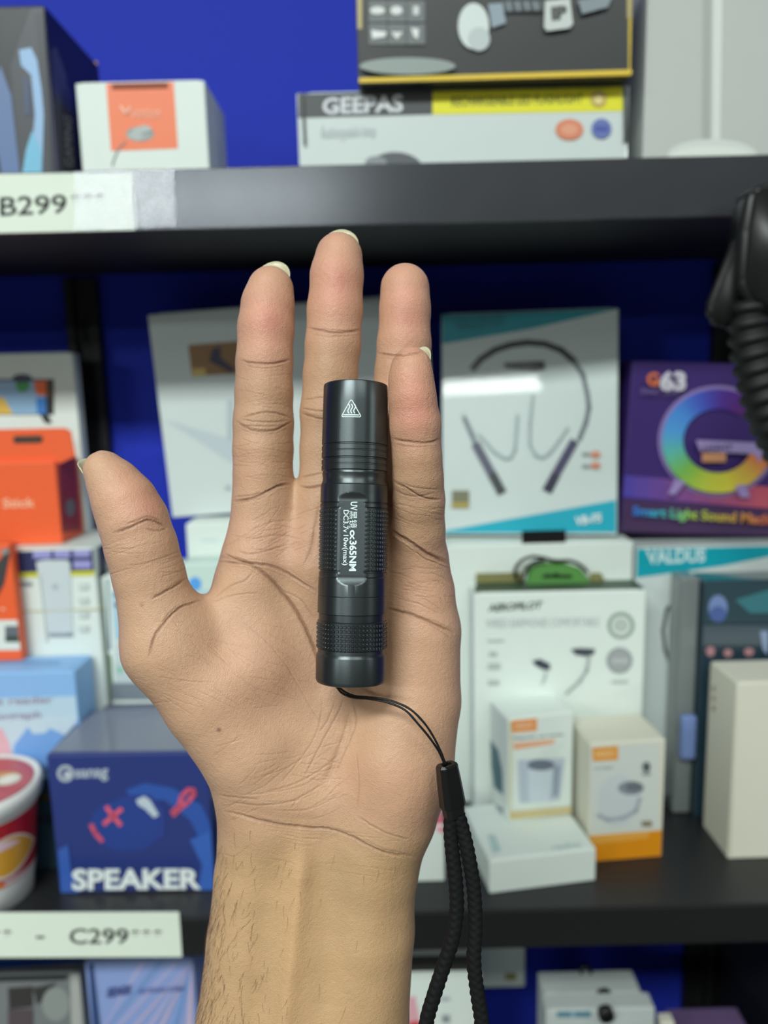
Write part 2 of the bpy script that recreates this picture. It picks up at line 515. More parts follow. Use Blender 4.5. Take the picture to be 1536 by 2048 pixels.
def t_text(s, x_base, x_top, y0, y1, bold):
    """lettering that reads downwards along the milled flat: baseline at x_base, letter tops at x_top"""
    D = math.sqrt(68.0 ** 2 - 28.5 ** 2) * vdepth(t_pos(1075)) / FPX + 0.00006
    p0 = t_pos(1075) + T_F * D
    v, f = text_geo(s, bold)
    co = [tuple(hit(x_base + (x_top - x_base) * b + (y0 - (y0 + (y1 - y0) * a)) * 0.018, y0 + (y1 - y0) * a, p0, T_F)) for a, b in v]
    me = bpy.data.meshes.new('lettering'); me.from_pydata(co, [], f)
    return to_local(obj('lettering', me, white_print), flashlight)
t_text('UV', 701.0, 714.6, 1003.5, 1021, 0.02)
t_text('\u9ed1\u955c', 699.0, 714.6, 1022.0, 1056, 0.0)
t_text('\u221d', 699.5, 709.3, 1060, 1078.5, 0.012)
t_text('365NM', 699.0, 713.6, 1081, 1142, 0.03)
t_text('DC3.7v', 687.0, 697.5, 1020, 1065, 0.012)
t_text('10w(max)', 684.0, 697.0, 1070, 1130.5, 0.012)

# ------------------------------------------------------------------ wrist strap
strap = empty('wrist_strap', PH(893, 1525, 0.232), None, 'black braided wrist strap with plastic clasp hanging from the flashlight', 'strap')
cord_m = mat('black_thread', (10, 10, 11), rough=0.65, var=0.2)
braid_m = mat('black_braid', (7, 7, 8), spec=0.25, rough=0.8, var=0.25, scale=800)
clasp_m = mat('black_clasp_plastic', (14, 14, 15), rough=0.3, var=0.05, spec=0.5)
for off in ([(672, 1372, .2415), (684, 1386, .238), (706, 1395, .2365), (740, 1398, .2335), (778, 1406, .231), (811, 1421, .2295), (838, 1450, .2295), (858, 1474, .231), (877, 1502, .233), (890, 1530, .2345)],
            [(676, 1372, .2415), (690, 1384, .238), (710, 1392, .2365), (742, 1395, .2332), (780, 1401, .2305), (818, 1417, .2288), (846, 1443, .2288), (866, 1472, .2303), (881, 1502, .2325), (892, 1530, .2345)]):
    bm = bmesh.new()
    tube_bm(bm, spline([PH(*o) for o in off], 70), lambda i, a, s: 0.00037 * (1 + 0.06 * math.sin(a * 2 + s * 9000)), seg=8)
    to_local(from_bm('thin_cord', bm, cord_m, None, True), strap)
# clasp: a faceted, slightly tapering block with a slot
c0, c1 = PH(893, 1528, 0.2335), PH(909, 1634, 0.2335)
az = (c1 - c0).normalized(); ax = (Vector((1, 0.55, 0)) - az * Vector((1, 0.55, 0)).dot(az)).normalized(); ay = ax.cross(az)
if ay.y > 0: ay = -ay
Lc = (c1 - c0).length; k_ = vdepth(c0) / FPX
bm = bmesh.new(); rings = []
oct_ = [(-0.62, 1), (0.62, 1), (1, 0.55), (1, -0.55), (0.62, -1), (-0.62, -1), (-1, -0.55), (-1, 0.55)]
for t, w, d in ((0.0, 17, 15), (0.025, 18.5, 16.5), (0.35, 20.5, 18), (0.78, 22.5, 19), (0.80, 19.5, 17), (0.97, 18, 15.5), (1.0, 16.5, 14)):
    rings.append([bm.verts.new(c0 + az * (Lc * t) + ax * (w * 1.13 * k_ * a) + ay * (d * k_ * b)) for a, b in oct_])
for A, B in zip(rings[:-1], rings[1:]):
    for i in range(8): bm.faces.new((A[i], A[(i + 1) % 8], B[(i + 1) % 8], B[i]))
inner = [bm.verts.new(v.co * 0.5 + (c0) * 0.5) for v in rings[0]]
deep = [bm.verts.new(v.co + az * 0.004) for v in inner]
for i in range(8):
    bm.faces.new((rings[0][i], rings[0][(i + 1) % 8], inner[(i + 1) % 8], inner[i]))
    bm.faces.new((inner[i], inner[(i + 1) % 8], deep[(i + 1) % 8], deep[i]))
bm.faces.new(deep); bm.faces.new(rings[-1])
bmesh.ops.bevel(bm, geom=bm.edges[:], offset=0.00018, segments=2, affect='EDGES')
to_local(from_bm('clasp', bm, clasp_m, None, False), strap)
# braided loop: two strands that meet below the picture
loop = [(902, 1630, .2335), (901, 1665, .233), (905, 1710, .232), (911, 1760, .231), (913, 1820, .230), (904, 1880, .2285), (886, 1935, .2275), (868, 1990, .2265), (852, 2048, .2255),
        (842, 2140, .224), (856, 2240, .223), (902, 2290, .223), (950, 2240, .223), (968, 2140, .224), (964, 2048, .2255), (955, 1985, .2265), (948, 1920, .2275), (951, 1850, .229), (948, 1780, .2305), (938, 1715, .2315), (927, 1665, .233), (917, 1630, .2335)]
def braid(i, a, s):
    p = 2 * math.pi * s / 0.0046
    return 0.0022 * (1 + 0.10 * abs(math.sin(p + a * 1.5)) * (1 if math.cos(a * 3) > 0 else 0.4) + 0.10 * abs(math.sin(p - a * 1.5)) - 0.08)
bm = bmesh.new()
tube_bm(bm, spline([PH(*o) for o in loop], 900), braid, seg=24)
to_local(from_bm('braided_loop', bm, braid_m, None, True), strap)
# ------------------------------------------------------------------ hand and forearm
# every chain: joints as (pixel x, pixel y, depth Y, radius in pixels at that depth); one continuous skin is drawn over them
def nodes(lst):
    out = []
    for px, py, Y, r in lst:
        p = PH(px, py, Y)
        out.append((np.array(p, dtype=np.float32), r * vdepth(p) / FPX))
    return out
FINGERS = {
 'index': [(527, 1000, .2615, 57), (526, 950, .2615, 57), (526, 900, .262, 58), (527, 846, .2625, 58), (528, 785, .263, 55.5), (529, 725, .263, 54.5), (532, 655, .2635, 54), (536, 608, .264, 50.5), (541, 579, .2645, 45)],
 'middle': [(655, 1000, .262, 58), (657, 900, .2625, 56), (658, 825, .263, 56.5), (661, 750, .2635, 53.5), (666, 690, .264, 54.5), (670, 620, .265, 54.5), (674, 550, .266, 52), (678, 513, .2665, 47)],
 'ring': [(770, 1010, .263, 55), (783, 900, .264, 54), (797, 800, .265, 53), (804, 740, .2655, 52), (808, 690, .266, 52), (810, 620, .2665, 49), (810, 577, .267, 48)],
 'little': [(838, 1125, .2535, 54), (837, 1060, .248, 51), (838, 1000, .2435, 50), (836, 955, .2405, 48.5), (834, 915, .239, 47.5), (829, 850, .2375, 51), (823, 795, .2365, 47.5), (821, 760, .236, 44), (823, 735, .2358, 40)],
}
THUMB = [(208, 941, .2445, 41), (228, 968, .2445, 52), (249, 1003, .2445, 63), (267, 1042, .2445, 68), (283, 1095, .245, 70), (298, 1150, .246, 70), (313, 1212, .247, 73), (336, 1292, .248, 86)]
PALM = [
 [(336, 1292, .248, 84), (420, 1400, .2505, 92), (500, 1500, .2525, 98), (541, 1600, .2555, 96)],
 [(505, 1330, .2555, 92), (450, 1370, .2535, 88)],
 [(335, 1235, .2485, 48), (405, 1250, .252, 50), (470, 1240, .257, 62)],
 [(527, 1000, .2615, 57), (517, 1120, .261, 74), (508, 1165, .261, 78), (530, 1250, .2615, 82), (580, 1550, .2595, 92)],
 [(655, 1000, .262, 58), (640, 1130, .2615, 74), (640, 1250, .264, 78), (630, 1550, .261, 96)],
 [(775, 1010, .263, 54), (755, 1110, .262, 66), (735, 1250, .2635, 76), (690, 1550, .2595, 95)],
 [(838, 1120, .2545, 56), (838, 1180, .256, 70), (838, 1260, .256, 83), (825, 1400, .2555, 96), (800, 1520, .2545, 107), (770, 1625, .255, 102), (736, 1690, .2565, 100)],
 [(790, 1560, .2525, 80), (800, 1450, .253, 80)],
]
ARM = [
 [(541, 1600, .2555, 96), (533, 1680, .256, 95), (528, 1750, .256, 97), (516, 1880, .2545, 100), (500, 2040, .2525, 105), (482, 2280, .248, 112), (466, 2650, .244, 124)],
 [(736, 1690, .2565, 96), (730, 1750, .256, 101), (724, 1860, .2545, 104), (711, 2040, .2525, 106), (694, 2280, .248, 110), (696, 2650, .244, 122)],
 [(640, 1600, .259, 98), (630, 1700, .259, 100), (628, 1780, .258, 104), (612, 2040, .253, 112), (590, 2280, .248, 118), (582, 2650, .244, 128)],
]
H = 0.0012
pts_all = []
for ch in list(FINGERS.values()) + [THUMB] + PALM + ARM:
    for p, r in nodes(ch): pts_all += [p - r, p + r]
lo = np.min(pts_all, 0) - 0.004; hi = np.max(pts_all, 0) + 0.004
N = np.ceil((hi - lo) / H).astype(int) + 1
AXS = [(lo[i] + H * np.arange(N[i])).astype(np.float32) for i in range(3)]
BIG = np.float32(0.03)
def smin(a, b, k):
    h = np.maximum(k - np.abs(a - b), 0) / k
    return np.minimum(a, b) - h * h * k * 0.25
def chain_field(ch, k=0.0015, pad=0.016):
    nd = nodes(ch)
    mn = np.min([p - r for p, r in nd], 0) - pad; mx = np.max([p + r for p, r in nd], 0) + pad
    sl = [slice(max(0, int((mn[i] - lo[i]) / H)), min(N[i], int((mx[i] - lo[i]) / H) + 2)) for i in range(3)]
    X, Y, Z = (AXS[0][sl[0]][:, None, None], AXS[1][sl[1]][None, :, None], AXS[2][sl[2]][None, None, :])
    F = None
    for (a, ra), (b, rb) in zip(nd[:-1], nd[1:]):
        ba = b - a; L2 = float(ba @ ba)
        t = ((X - a[0]) * ba[0] + (Y - a[1]) * ba[1] + (Z - a[2]) * ba[2]) / L2
        np.clip(t, 0, 1, out=t)
        d = np.sqrt((X - a[0] - t * ba[0]) ** 2 + (Y - a[1] - t * ba[1]) ** 2 + (Z - a[2] - t * ba[2]) ** 2) - (ra + t * (rb - ra))
        d = d.astype(np.float32)
        F = d if F is None else smin(F, d, k)
    return tuple(sl), F
def merge(D, part, k):
    sl, F = part
    D[sl] = smin(D[sl], F, k)
palm = np.full(tuple(N), BIG, np.float32)
for ch in ARM: merge(palm, chain_field(ch), 0.008)
for ch in PALM: merge(palm, chain_field(ch), 0.007)
merge(palm, chain_field(THUMB), 0.006)
D = palm.copy()
for nm, ch in FINGERS.items():
    ch = [(x, y, d_, r + {'index': 1.5, 'middle': 0.5, 'ring': 1.5, 'little': 1.5}[nm]) for x, y, d_, r in ch]
    f = np.full(tuple(N), BIG, np.float32)
    sl, F = chain_field(ch, pad=0.02)
    f[sl] = F
    g = palm[sl]
    D[sl] = np.minimum(D[sl], smin(g, F, 0.0035))
# the skin yields where the flashlight lies on it
sl, F = None, None
X, Y, Z = AXS[0][:, None, None], AXS[1][None, :, None], AXS[2][None, None, :]
a = np.array(TA - T_AX * 0.004, np.float32); b = np.array(TB + T_AX * 0.0005, np.float32); ba = b - a
t = ((X - a[0]) * ba[0] + (Y - a[1]) * ba[1] + (Z - a[2]) * ba[2]) / float(ba @ ba)
tc_ = np.clip(t, 0, 1)
rad = np.sqrt((X - a[0] - t * ba[0]) ** 2 + (Y - a[1] - t * ba[1]) ** 2 + (Z - a[2] - t * ba[2]) ** 2)
rt = 0.0101 + 0.0007 * tc_
tor = np.maximum(rad - rt, np.maximum(-t, t - 1) * float(np.linalg.norm(ba)))
D = -smin(-D, (tor - 0.0003).astype(np.float32), 0.002)

def surface_nets(D, lo, h):
    nx, ny, nz = D.shape
    S = D < 0
    corners = [(i, j, k) for i in (0, 1) for j in (0, 1) for k in (0, 1)]
    cnt = np.zeros((nx - 1, ny - 1, nz - 1), np.int8)
    for i, j, k in corners: cnt += S[i:nx - 1 + i, j:ny - 1 + j, k:nz - 1 + k]
    act = (cnt > 0) & (cnt < 8)
    ci = np.argwhere(act)
    idx = np.full(act.shape, -1, np.int64); idx[act] = np.arange(len(ci))
    vals = {c: D[ci[:, 0] + c[0], ci[:, 1] + c[1], ci[:, 2] + c[2]] for c in corners}
    acc = np.zeros((len(ci), 3)); n = np.zeros(len(ci))
    for c in corners:
        for ax in range(3):
            if c[ax]: continue
            e = list(c); e[ax] = 1; e = tuple(e)
            va, vb = vals[c], vals[e]
            m = (va < 0) != (vb < 0)
            t = np.where(m, va / np.where(m, va - vb, 1), 0)
            p = np.array(c, float)[None, :].repeat(len(ci), 0); p[:, ax] += t
            acc[m] += p[m]; n[m] += 1
    V = lo + h * (ci + acc / n[:, None])
    faces = []
    for ax in range(3):
        o1, o2 = [(1, 2), (2, 0), (0, 1)][ax]
        A = [slice(None)] * 3; B = [slice(None)] * 3
        A[ax] = slice(0, -1); B[ax] = slice(1, None)
        ch = S[tuple(A)] != S[tuple(B)]
        e = np.argwhere(ch)
        e = e[(e[:, o1] > 0) & (e[:, o2] > 0) & (e[:, o1] < D.shape[o1] - 1) & (e[:, o2] < D.shape[o2] - 1)]
        def at(d1, d2):
            q = e.copy(); q[:, o1] -= d1; q[:, o2] -= d2
            return idx[q[:, 0], q[:, 1], q[:, 2]]
        q = np.stack([at(1, 1), at(0, 1), at(0, 0), at(1, 0)], 1)
        ins = S[e[:, 0], e[:, 1], e[:, 2]]
        q[~ins] = q[~ins][:, ::-1]
        faces.append(q)
    return V, np.concatenate(faces)
V, Fq = surface_nets(D, lo, H)
me = bpy.data.meshes.new('hand')
me.from_pydata(V.tolist(), [], Fq.tolist())
tmp = obj('hand_draft', me)
ms = tmp.modifiers.new('s', 'SMOOTH'); ms.factor = 0.5; ms.iterations = 4
msub = tmp.modifiers.new('d', 'SUBSURF'); msub.levels = 2; msub.render_levels = 2
dg = bpy.context.evaluated_depsgraph_get(); dg.update()
me2 = bpy.data.meshes.new_from_object(tmp.evaluated_get(dg))
bpy.data.objects.remove(tmp); bpy.data.meshes.remove(me)
nv = len(me2.vertices)
co = np.empty(nv * 3); me2.vertices.foreach_get('co', co); co = co.reshape(-1, 3)
no = np.empty(nv * 3); me2.vertices.foreach_get('normal', no); no = no.reshape(-1, 3)
px = to_px(co)
view = co - np.array(EYE); view /= np.linalg.norm(view, axis=1)[:, None]
front = np.clip(-(no * view).sum(1) * 3.0 + 0.25, 0, 1)        # creases belong to the palm side
scale = np.array([vdepth(Vector(c)) for c in co[::2000]]).mean() / FPX

def dist_to(line, pts):
    best = np.full(len(pts), 1e9); along = np.zeros(len(pts)); tot = 0
    L = [math.dist(a, b) for a, b in zip(line[:-1], line[1:])]; S_ = sum(L)
    for (a, b), l in zip(zip(line[:-1], line[1:]), L):
        a = np.array(a, float); d = np.array(b, float) - a
        t = np.clip(((pts - a) @ d) / (d @ d), 0, 1)
        r = np.linalg.norm(pts - a - t[:, None] * d, axis=1)
        m = r < best
        best[m] = r[m]; along[m] = (tot + t[m] * l) / S_
        tot += l
    return best, along
def smooth_line(l, n=4):
    q = [(Vector((x, y, 0))) for x, y in l]
    return [(v.x, v.y) for v in spline(q, (len(q) - 1) * n + 1)] if len(q) > 2 else l
disp = np.zeros(nv); dark = np.zeros(nv)
rng = np.random.default_rng(3)
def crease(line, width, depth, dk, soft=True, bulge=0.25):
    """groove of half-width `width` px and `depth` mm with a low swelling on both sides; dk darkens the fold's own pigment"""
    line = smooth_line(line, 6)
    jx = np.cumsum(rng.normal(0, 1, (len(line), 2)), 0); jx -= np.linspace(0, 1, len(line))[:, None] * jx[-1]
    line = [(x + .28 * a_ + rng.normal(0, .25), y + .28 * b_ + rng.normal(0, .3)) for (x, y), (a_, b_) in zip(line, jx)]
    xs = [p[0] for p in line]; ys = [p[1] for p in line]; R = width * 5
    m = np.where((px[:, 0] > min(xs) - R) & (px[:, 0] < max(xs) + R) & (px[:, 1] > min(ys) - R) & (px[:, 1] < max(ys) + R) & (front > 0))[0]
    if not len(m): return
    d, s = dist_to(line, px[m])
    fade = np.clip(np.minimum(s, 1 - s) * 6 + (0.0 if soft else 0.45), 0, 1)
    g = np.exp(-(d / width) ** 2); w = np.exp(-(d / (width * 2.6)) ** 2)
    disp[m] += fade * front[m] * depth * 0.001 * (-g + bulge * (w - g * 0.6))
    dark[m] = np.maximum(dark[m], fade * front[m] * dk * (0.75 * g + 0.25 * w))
CREASES = [
 # index
 ([(478, 722), (500, 726), (530, 729), (560, 725), (584, 719)], 3.0, 0.42, 0.6), ([(485, 730), (525, 737), (570, 733)], 2.2, 0.15, 0.25),
 ([(482, 836), (505, 830), (535, 824), (566, 830), (584, 838)], 2.6, 0.30, 0.5), ([(470, 843), (490, 856), (520, 864), (550, 862), (572, 852), (588, 842)], 3.0, 0.42, 0.65),
 ([(476, 838), (510, 843), (545, 845), (580, 840)], 2.2, 0.22, 0.4), ([(474, 850), (512, 853), (560, 853)], 2.0, 0.18, 0.3),
 ([(464, 1004), (490, 1001), (515, 993), (540, 980), (562, 971), (584, 969)], 3.4, 0.5, 0.75), ([(468, 994), (500, 991), (526, 984)], 2.2, 0.22, 0.4),
 # middle
 ([(613, 655), (640, 661), (670, 665), (700, 664), (722, 660)], 3.0, 0.4, 0.6), ([(618, 668), (660, 674), (705, 672)], 2.0, 0.12, 0.2),
 ([(600, 826), (622, 833), (646, 838), (680, 838)], 2.8, 0.38, 0.6), ([(602, 817), (630, 822), (670, 822)], 2.2, 0.25, 0.4), ([(604, 800), (640, 796), (680, 797)], 2.2, 0.2, 0.35),
 ([(598, 972), (622, 975), (650, 970), (690, 968)], 3.0, 0.42, 0.65), ([(602, 955), (625, 950), (660, 944)], 2.4, 0.25, 0.4),
 # ring
 ([(752, 706), (780, 711), (806, 710), (850, 704)], 2.8, 0.36, 0.55), ([(756, 716), (800, 720)], 2.0, 0.12, 0.2),
 # little
 ([(782, 876), (805, 882), (840, 886), (866, 884), (884, 876)], 2.8, 0.38, 0.6), ([(796, 890), (835, 893), (868, 890)], 2.0, 0.14, 0.25),
 ([(786, 962), (808, 974), (830, 988), (856, 998), (886, 999)], 3.0, 0.42, 0.65), ([(790, 980), (815, 990), (842, 992), (870, 985)], 2.2, 0.22, 0.4), ([(800, 965), (835, 975), (880, 980)], 2.2, 0.18, 0.3),
 ([(780, 1058), (800, 1073), (825, 1090), (850, 1107), (872, 1117), (898, 1128)], 4.0, 0.7, 0.85), ([(826, 1097), (850, 1118), (878, 1127)], 2.4, 0.25, 0.4),
 # thumb
 ([(222, 1068), (248, 1060), (270, 1051), (295, 1041), (318, 1046), (336, 1057)], 3.2, 0.42, 0.65), ([(250, 1050), (275, 1040), (300, 1034), (325, 1044)], 2.4, 0.2, 0.4), ([(290, 1058), (315, 1062), (336, 1056)], 2.4, 0.2, 0.35),
 ([(300, 1200), (325, 1186), (348, 1174), (372, 1158)], 3.2, 0.42, 0.6), ([(230, 1110), (270, 1098), (330, 1080)], 2.0, 0.1, 0.15), ([(262, 1140), (300, 1125), (350, 1108)], 2.0, 0.12, 0.2),
 ([(408, 1200), (385, 1206), (361, 1215), (340, 1233), (322, 1255), (306, 1280), (297, 1320)], 3.2, 0.42, 0.6), ([(372, 1208), (345, 1222), (318, 1250)], 2.2, 0.2, 0.3),
 # palm
 ([(430, 1116), (455, 1115), (480, 1121), (514, 1138), (544, 1163), (573, 1196), (597, 1232), (617, 1272), (634, 1310), (640, 1350)], 4.2, 0.55, 0.7),
 ([(432, 1122), (460, 1126), (490, 1127), (530, 1130), (556, 1138), (580, 1150), (604, 1166), (640, 1188)], 3.6, 0.45, 0.6),
 ([(448, 1108), (470, 1119), (496, 1129)], 2.6, 0.3, 0.5), ([(510, 1140), (490, 1160), (460, 1172), (425, 1196)], 3.0, 0.2, 0.2),
 ([(768, 1216), (795, 1221), (820, 1228), (850, 1240), (878, 1252), (914, 1268)], 3.6, 0.5, 0.7), ([(850, 1243), (880, 1262), (905, 1280)], 2.4, 0.18, 0.25),
 ([(490, 1086), (520, 1076), (560, 1072), (610, 1082)], 2.6, 0.14, 0.15), ([(500, 1062), (540, 1046), (580, 1040)], 2.4, 0.12, 0.12),
 ([(700, 1420), (690, 1470), (672, 1520), (650, 1570)], 8.0, 0.5, 0.12), ([(560, 1310), (590, 1360), (625, 1420), (660, 1470)], 2.4, 0.12, 0.12),
 ([(480, 1240), (530, 1280), (580, 1340)], 2.2, 0.1, 0.1), ([(500, 1560), (560, 1540), (640, 1500)], 2.2, 0.12, 0.12), ([(470, 1590), (540, 1585), (610, 1570), (650, 1540)], 2.2, 0.14, 0.14),
 # wrist
 ([(440, 1621), (480, 1632), (526, 1645), (575, 1654), (620, 1657), (657, 1658), (699, 1671), (738, 1690), (771, 1703), (800, 1708), (835, 1711)], 3.4, 0.55, 0.65),
 ([(715, 1632), (740, 1648), (764, 1661), (795, 1672), (824, 1680)], 2.6, 0.25, 0.35), ([(436, 1590), (470, 1596), (520, 1600)], 3.0, 0.2, 0.25), ([(560, 1668), (600, 1676), (650, 1680)], 2.4, 0.14, 0.15),
 ([(430, 1720), (440, 1708), (470, 1712), (500, 1690)], 2.0, 0.1, 0.12),
]
CREASES += [
 ([(690, 1392), (676, 1430), (648, 1480), (606, 1560)], 2.6, 0.22, 0.3), ([(672, 1398), (655, 1440), (636, 1470)], 2.2, 0.18, 0.25), ([(704, 1396), (710, 1440), (694, 1490), (664, 1560)], 2.6, 0.24, 0.3),
 ([(646, 1400), (640, 1440), (620, 1490), (560, 1570)], 2.2, 0.16, 0.2), ([(520, 1586), (580, 1572), (640, 1540), (690, 1500)], 2.4, 0.2, 0.25), ([(450, 1606), (520, 1612), (590, 1600), (660, 1560)], 2.6, 0.22, 0.3),
 ([(540, 1622), (600, 1622), (650, 1606), (690, 1580)], 2.2, 0.16, 0.2), ([(712, 1500), (720, 1560), (716, 1620)], 2.4, 0.16, 0.2), ([(470, 1100), (500, 1108), (540, 1100), (580, 1088)], 2.4, 0.2, 0.25),
 ([(560, 1178), (600, 1200), (630, 1240)], 2.4, 0.2, 0.25), ([(640, 1000), (632, 1050), (622, 1100), (606, 1140)], 5.0, 0.35, 0.15), ([(420, 1204), (470, 1190), (520, 1186)], 2.4, 0.16, 0.2),
]
for l_, w_, d_, k_2 in CREASES:
    w_ = w_ if w_ > 4.5 else w_ * 0.72
    crease(l_, w_, d_ * 1.0, min(1, k_2 * 1.35))
    if d_ > 0.3:                       # main folds are bundles of finer ones
        for o_ in (-1, 1, -2, 2):
            j = rng.uniform(0.9, 1.6) * w_ * o_
            crease([(x + rng.normal(0, .6), y + j + rng.normal(0, .8)) for x, y in l_[(1 if rng.random() < .5 else 0):]], 1.25, d_ * 0.36 / abs(o_), k_2 * 0.55 / abs(o_))
# short random folds of skin across palm and fingers
def scatter(n, box, ang, spread, ln, w, dep, dk):
    for _ in range(n):
        x, y = rng.uniform(box[0], box[2]), rng.uniform(box[1], box[3]); a = math.radians(rng.normal(ang, spread)); l = rng.uniform(0.5, 1.2) * ln
        crease([(x - l / 2 * math.cos(a), y - l / 2 * math.sin(a)), (x + rng.normal(0, 2), y + rng.normal(0, 2)), (x + l / 2 * math.cos(a), y + l / 2 * math.sin(a))], w, dep, dk)
scatter(26, (470, 1010, 630, 1110), -25, 15, 70, 1.2, 0.119, 0.216)
scatter(40, (320, 1230, 600, 1420), 25, 18, 90, 1.2, 0.102, 0.144)
scatter(30, (450, 1480, 680, 1640), -18, 14, 80, 1.2, 0.136, 0.216)
scatter(22, (790, 1130, 900, 1220), 14, 12, 60, 1.2, 0.119, 0.216)
scatter(16, (215, 1080, 360, 1160), -18, 8, 80, 1.2, 0.119, 0.216)
scatter(18, (475, 880, 580, 960), 4, 8, 70, 1.2, 0.102, 0.180)
scatter(10, (480, 745, 580, 815), 4, 8, 70, 1.2, 0.085, 0.144)
scatter(14, (790, 1000, 885, 1060), 15, 10, 60, 1.2, 0.102, 0.180)
scatter(20, (560, 1665, 800, 1760), 4, 8, 80, 1.2, 0.102, 0.144)

# soft reliefs: tendon, mounts, finger pads
def swell(line, width, height):
    line = smooth_line(line)
    d, s = dist_to(line, px)
    fade = np.clip(np.minimum(s, 1 - s) * 5, 0, 1) if len(line) > 2 else 1
    disp[:] += front * fade * height * 0.001 * np.exp(-(d / width) ** 2)
swell([(606, 1640), (604, 1720), (596, 1800), (586, 1900), (572, 2020), (560, 2120), (552, 2200)], 22, 2.4)
swell([(668, 1660), (666, 1750), (660, 1860), (650, 1980), (640, 2100)], 34, -1.5)
swell([(540, 1700), (532, 1800), (520, 1950), (510, 2100)], 26, -0.8)
swell([(440, 1606), (500, 1630), (580, 1650), (640, 1660)], 26, -1.1)
swell([(760, 1540), (800, 1600)], 70, 1.3)
swell([(700, 1400), (690, 1480), (660, 1560), (620, 1620)], 34, -1.0)
swell([(470, 1380), (520, 1410)], 80, 1.0)
swell([(640, 1240), (650, 1350)], 50, -0.8)
for q in ([(532, 640), (534, 690)], [(529, 760), (529, 800)], [(528, 910), (526, 950)], [(670, 560), (667, 620)], [(662, 710), (658, 770)], [(810, 600), (809, 660)], [(826, 790), (830, 840)], [(835, 915), (837, 945)], [(560, 1060), (600, 1070)], [(850, 1160), (860, 1200)]):
    swell(q, 34, 0.55)
co += no * disp[:, None]
me2.vertices.foreach_set('co', co.ravel())

# skin tone per vertex: pigment (pink pads, yellower wrist, folds) plus painted light and shade at the wrist
base = np.array([lin((190, 152, 123))] * nv)
def tint(colr, x, y, rx, ry, amt):
    c = np.array(lin(colr))
    w = (amt * np.exp(-(((px[:, 0] - x) / rx) ** 2 + ((px[:, 1] - y) / ry) ** 2)) * (0.3 + 0.7 * front))[:, None]
    base[:] = base * (1 - w) + c * w
pink = (204, 140, 120); rose = (182, 114, 100)
for x, y, rx, ry, a in ((529, 785, 60, 45, .45), (663, 735, 60, 60, .5), (660, 850, 60, 60, .35), (525, 915, 50, 55, .35), (795, 780, 60, 70, .5), (836, 940, 60, 50, .4), (835, 1050, 50, 40, .35), (560, 900, 25, 80, .3), (590, 1190, 60, 90, .2), (470, 1640, 60, 30, .35)):
    tint((158, 120, 88), x, y, rx, ry, a)
for x, y, rx, ry, a in ((532, 640, 55, 95, .75), (668, 570, 55, 95, .75), (810, 610, 52, 90, .7), (828, 800, 50, 90, .8), (265, 990, 70, 75, .45)):
    tint(pink, x, y, rx, ry, a)
for x, y, rx, ry, a in ((540, 640, 22, 22, .45), (680, 560, 22, 24, .45), (815, 640, 22, 22, .4), (830, 830, 30, 26, .4), (300, 1010, 22, 30, .4)):
    tint(rose, x, y, rx, ry, a)
for x, y, rx, ry, a in ((520, 1080, 80, 60, .35), (600, 1080, 50, 60, .3), (500, 1330, 120, 110, .35), (850, 1180, 60, 70, .4), (850, 1350, 60, 130, .25), (800, 1580, 90, 80, .3), (505, 940, 40, 60, .3), (300, 1120, 50, 40, .25), (700, 1560, 60, 60, .2)):
    tint((196, 144, 119), x, y, rx, ry, a)
w = np.clip((px[:, 1] - 1640) / 90, 0, 1)[:, None]
base = base * (1 - w) + np.array(lin((182, 148, 110))) * w
tint((162, 136, 104), 690, 1760, 45, 120, .35); tint((200, 160, 118), 590, 1860, 26, 240, .4)  # shaded groove and lit tendon ridge painted into the skin colour
tint((92, 62, 48), 438, 1459, 4.5, 4.5, .8); tint((120, 84, 62), 284, 1210, 4, 4, .5)
mot = np.zeros(nv)
for f, a_ in ((260, .5), (520, .3), (1100, .2)):
    ph = rng.uniform(0, 6, 6)
    mot += a_ * (np.sin(co[:, 0] * f + ph[0] + 1.7 * np.sin(co[:, 2] * f * .6 + ph[1])) * np.sin(co[:, 2] * f * 1.1 + ph[2] + 1.5 * np.sin(co[:, 0] * f * .8 + ph[3])))
base *= (1 + 0.045 * mot)[:, None]
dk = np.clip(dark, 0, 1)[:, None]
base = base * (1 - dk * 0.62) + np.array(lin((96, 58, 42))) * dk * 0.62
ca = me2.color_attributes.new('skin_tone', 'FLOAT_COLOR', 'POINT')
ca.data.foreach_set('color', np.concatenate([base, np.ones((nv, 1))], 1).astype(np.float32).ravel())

skin = bpy.data.materials.new('skin'); skin.use_nodes = True
nt = skin.node_tree; b = nt.nodes['Principled BSDF']
a = nt.nodes.new('ShaderNodeVertexColor'); a.layer_name = 'skin_tone'
tc = nt.nodes.new('ShaderNodeTexCoord')
vo = nt.nodes.new('ShaderNodeTexVoronoi'); vo.feature = 'DISTANCE_TO_EDGE'; vo.inputs['Scale'].default_value = 1500
nz = nt.nodes.new('ShaderNodeTexNoise'); nz.inputs['Scale'].default_value = 700; nz.inputs['Detail'].default_value = 5
wv = nt.nodes.new('ShaderNodeTexNoise'); wv.inputs['Scale'].default_value = 160; wv.inputs['Detail'].default_value = 3
for q in (vo, nz, wv): nt.links.new(tc.outputs['Object'], q.inputs['Vector'])
ad = nt.nodes.new('ShaderNodeMath'); ad.operation = 'MULTIPLY_ADD'; ad.inputs[1].default_value = 0.8
nt.links.new(vo.outputs['Distance'], ad.inputs[0]); nt.links.new(nz.outputs['Fac'], ad.inputs[2])
bp = nt.nodes.new('ShaderNodeBump'); bp.inputs['Strength'].default_value = 0.75; bp.inputs['Distance'].default_value = 0.00026
nt.links.new(ad.outputs[0], bp.inputs['Height']); nt.links.new(bp.outputs['Normal'], b.inputs['Normal'])
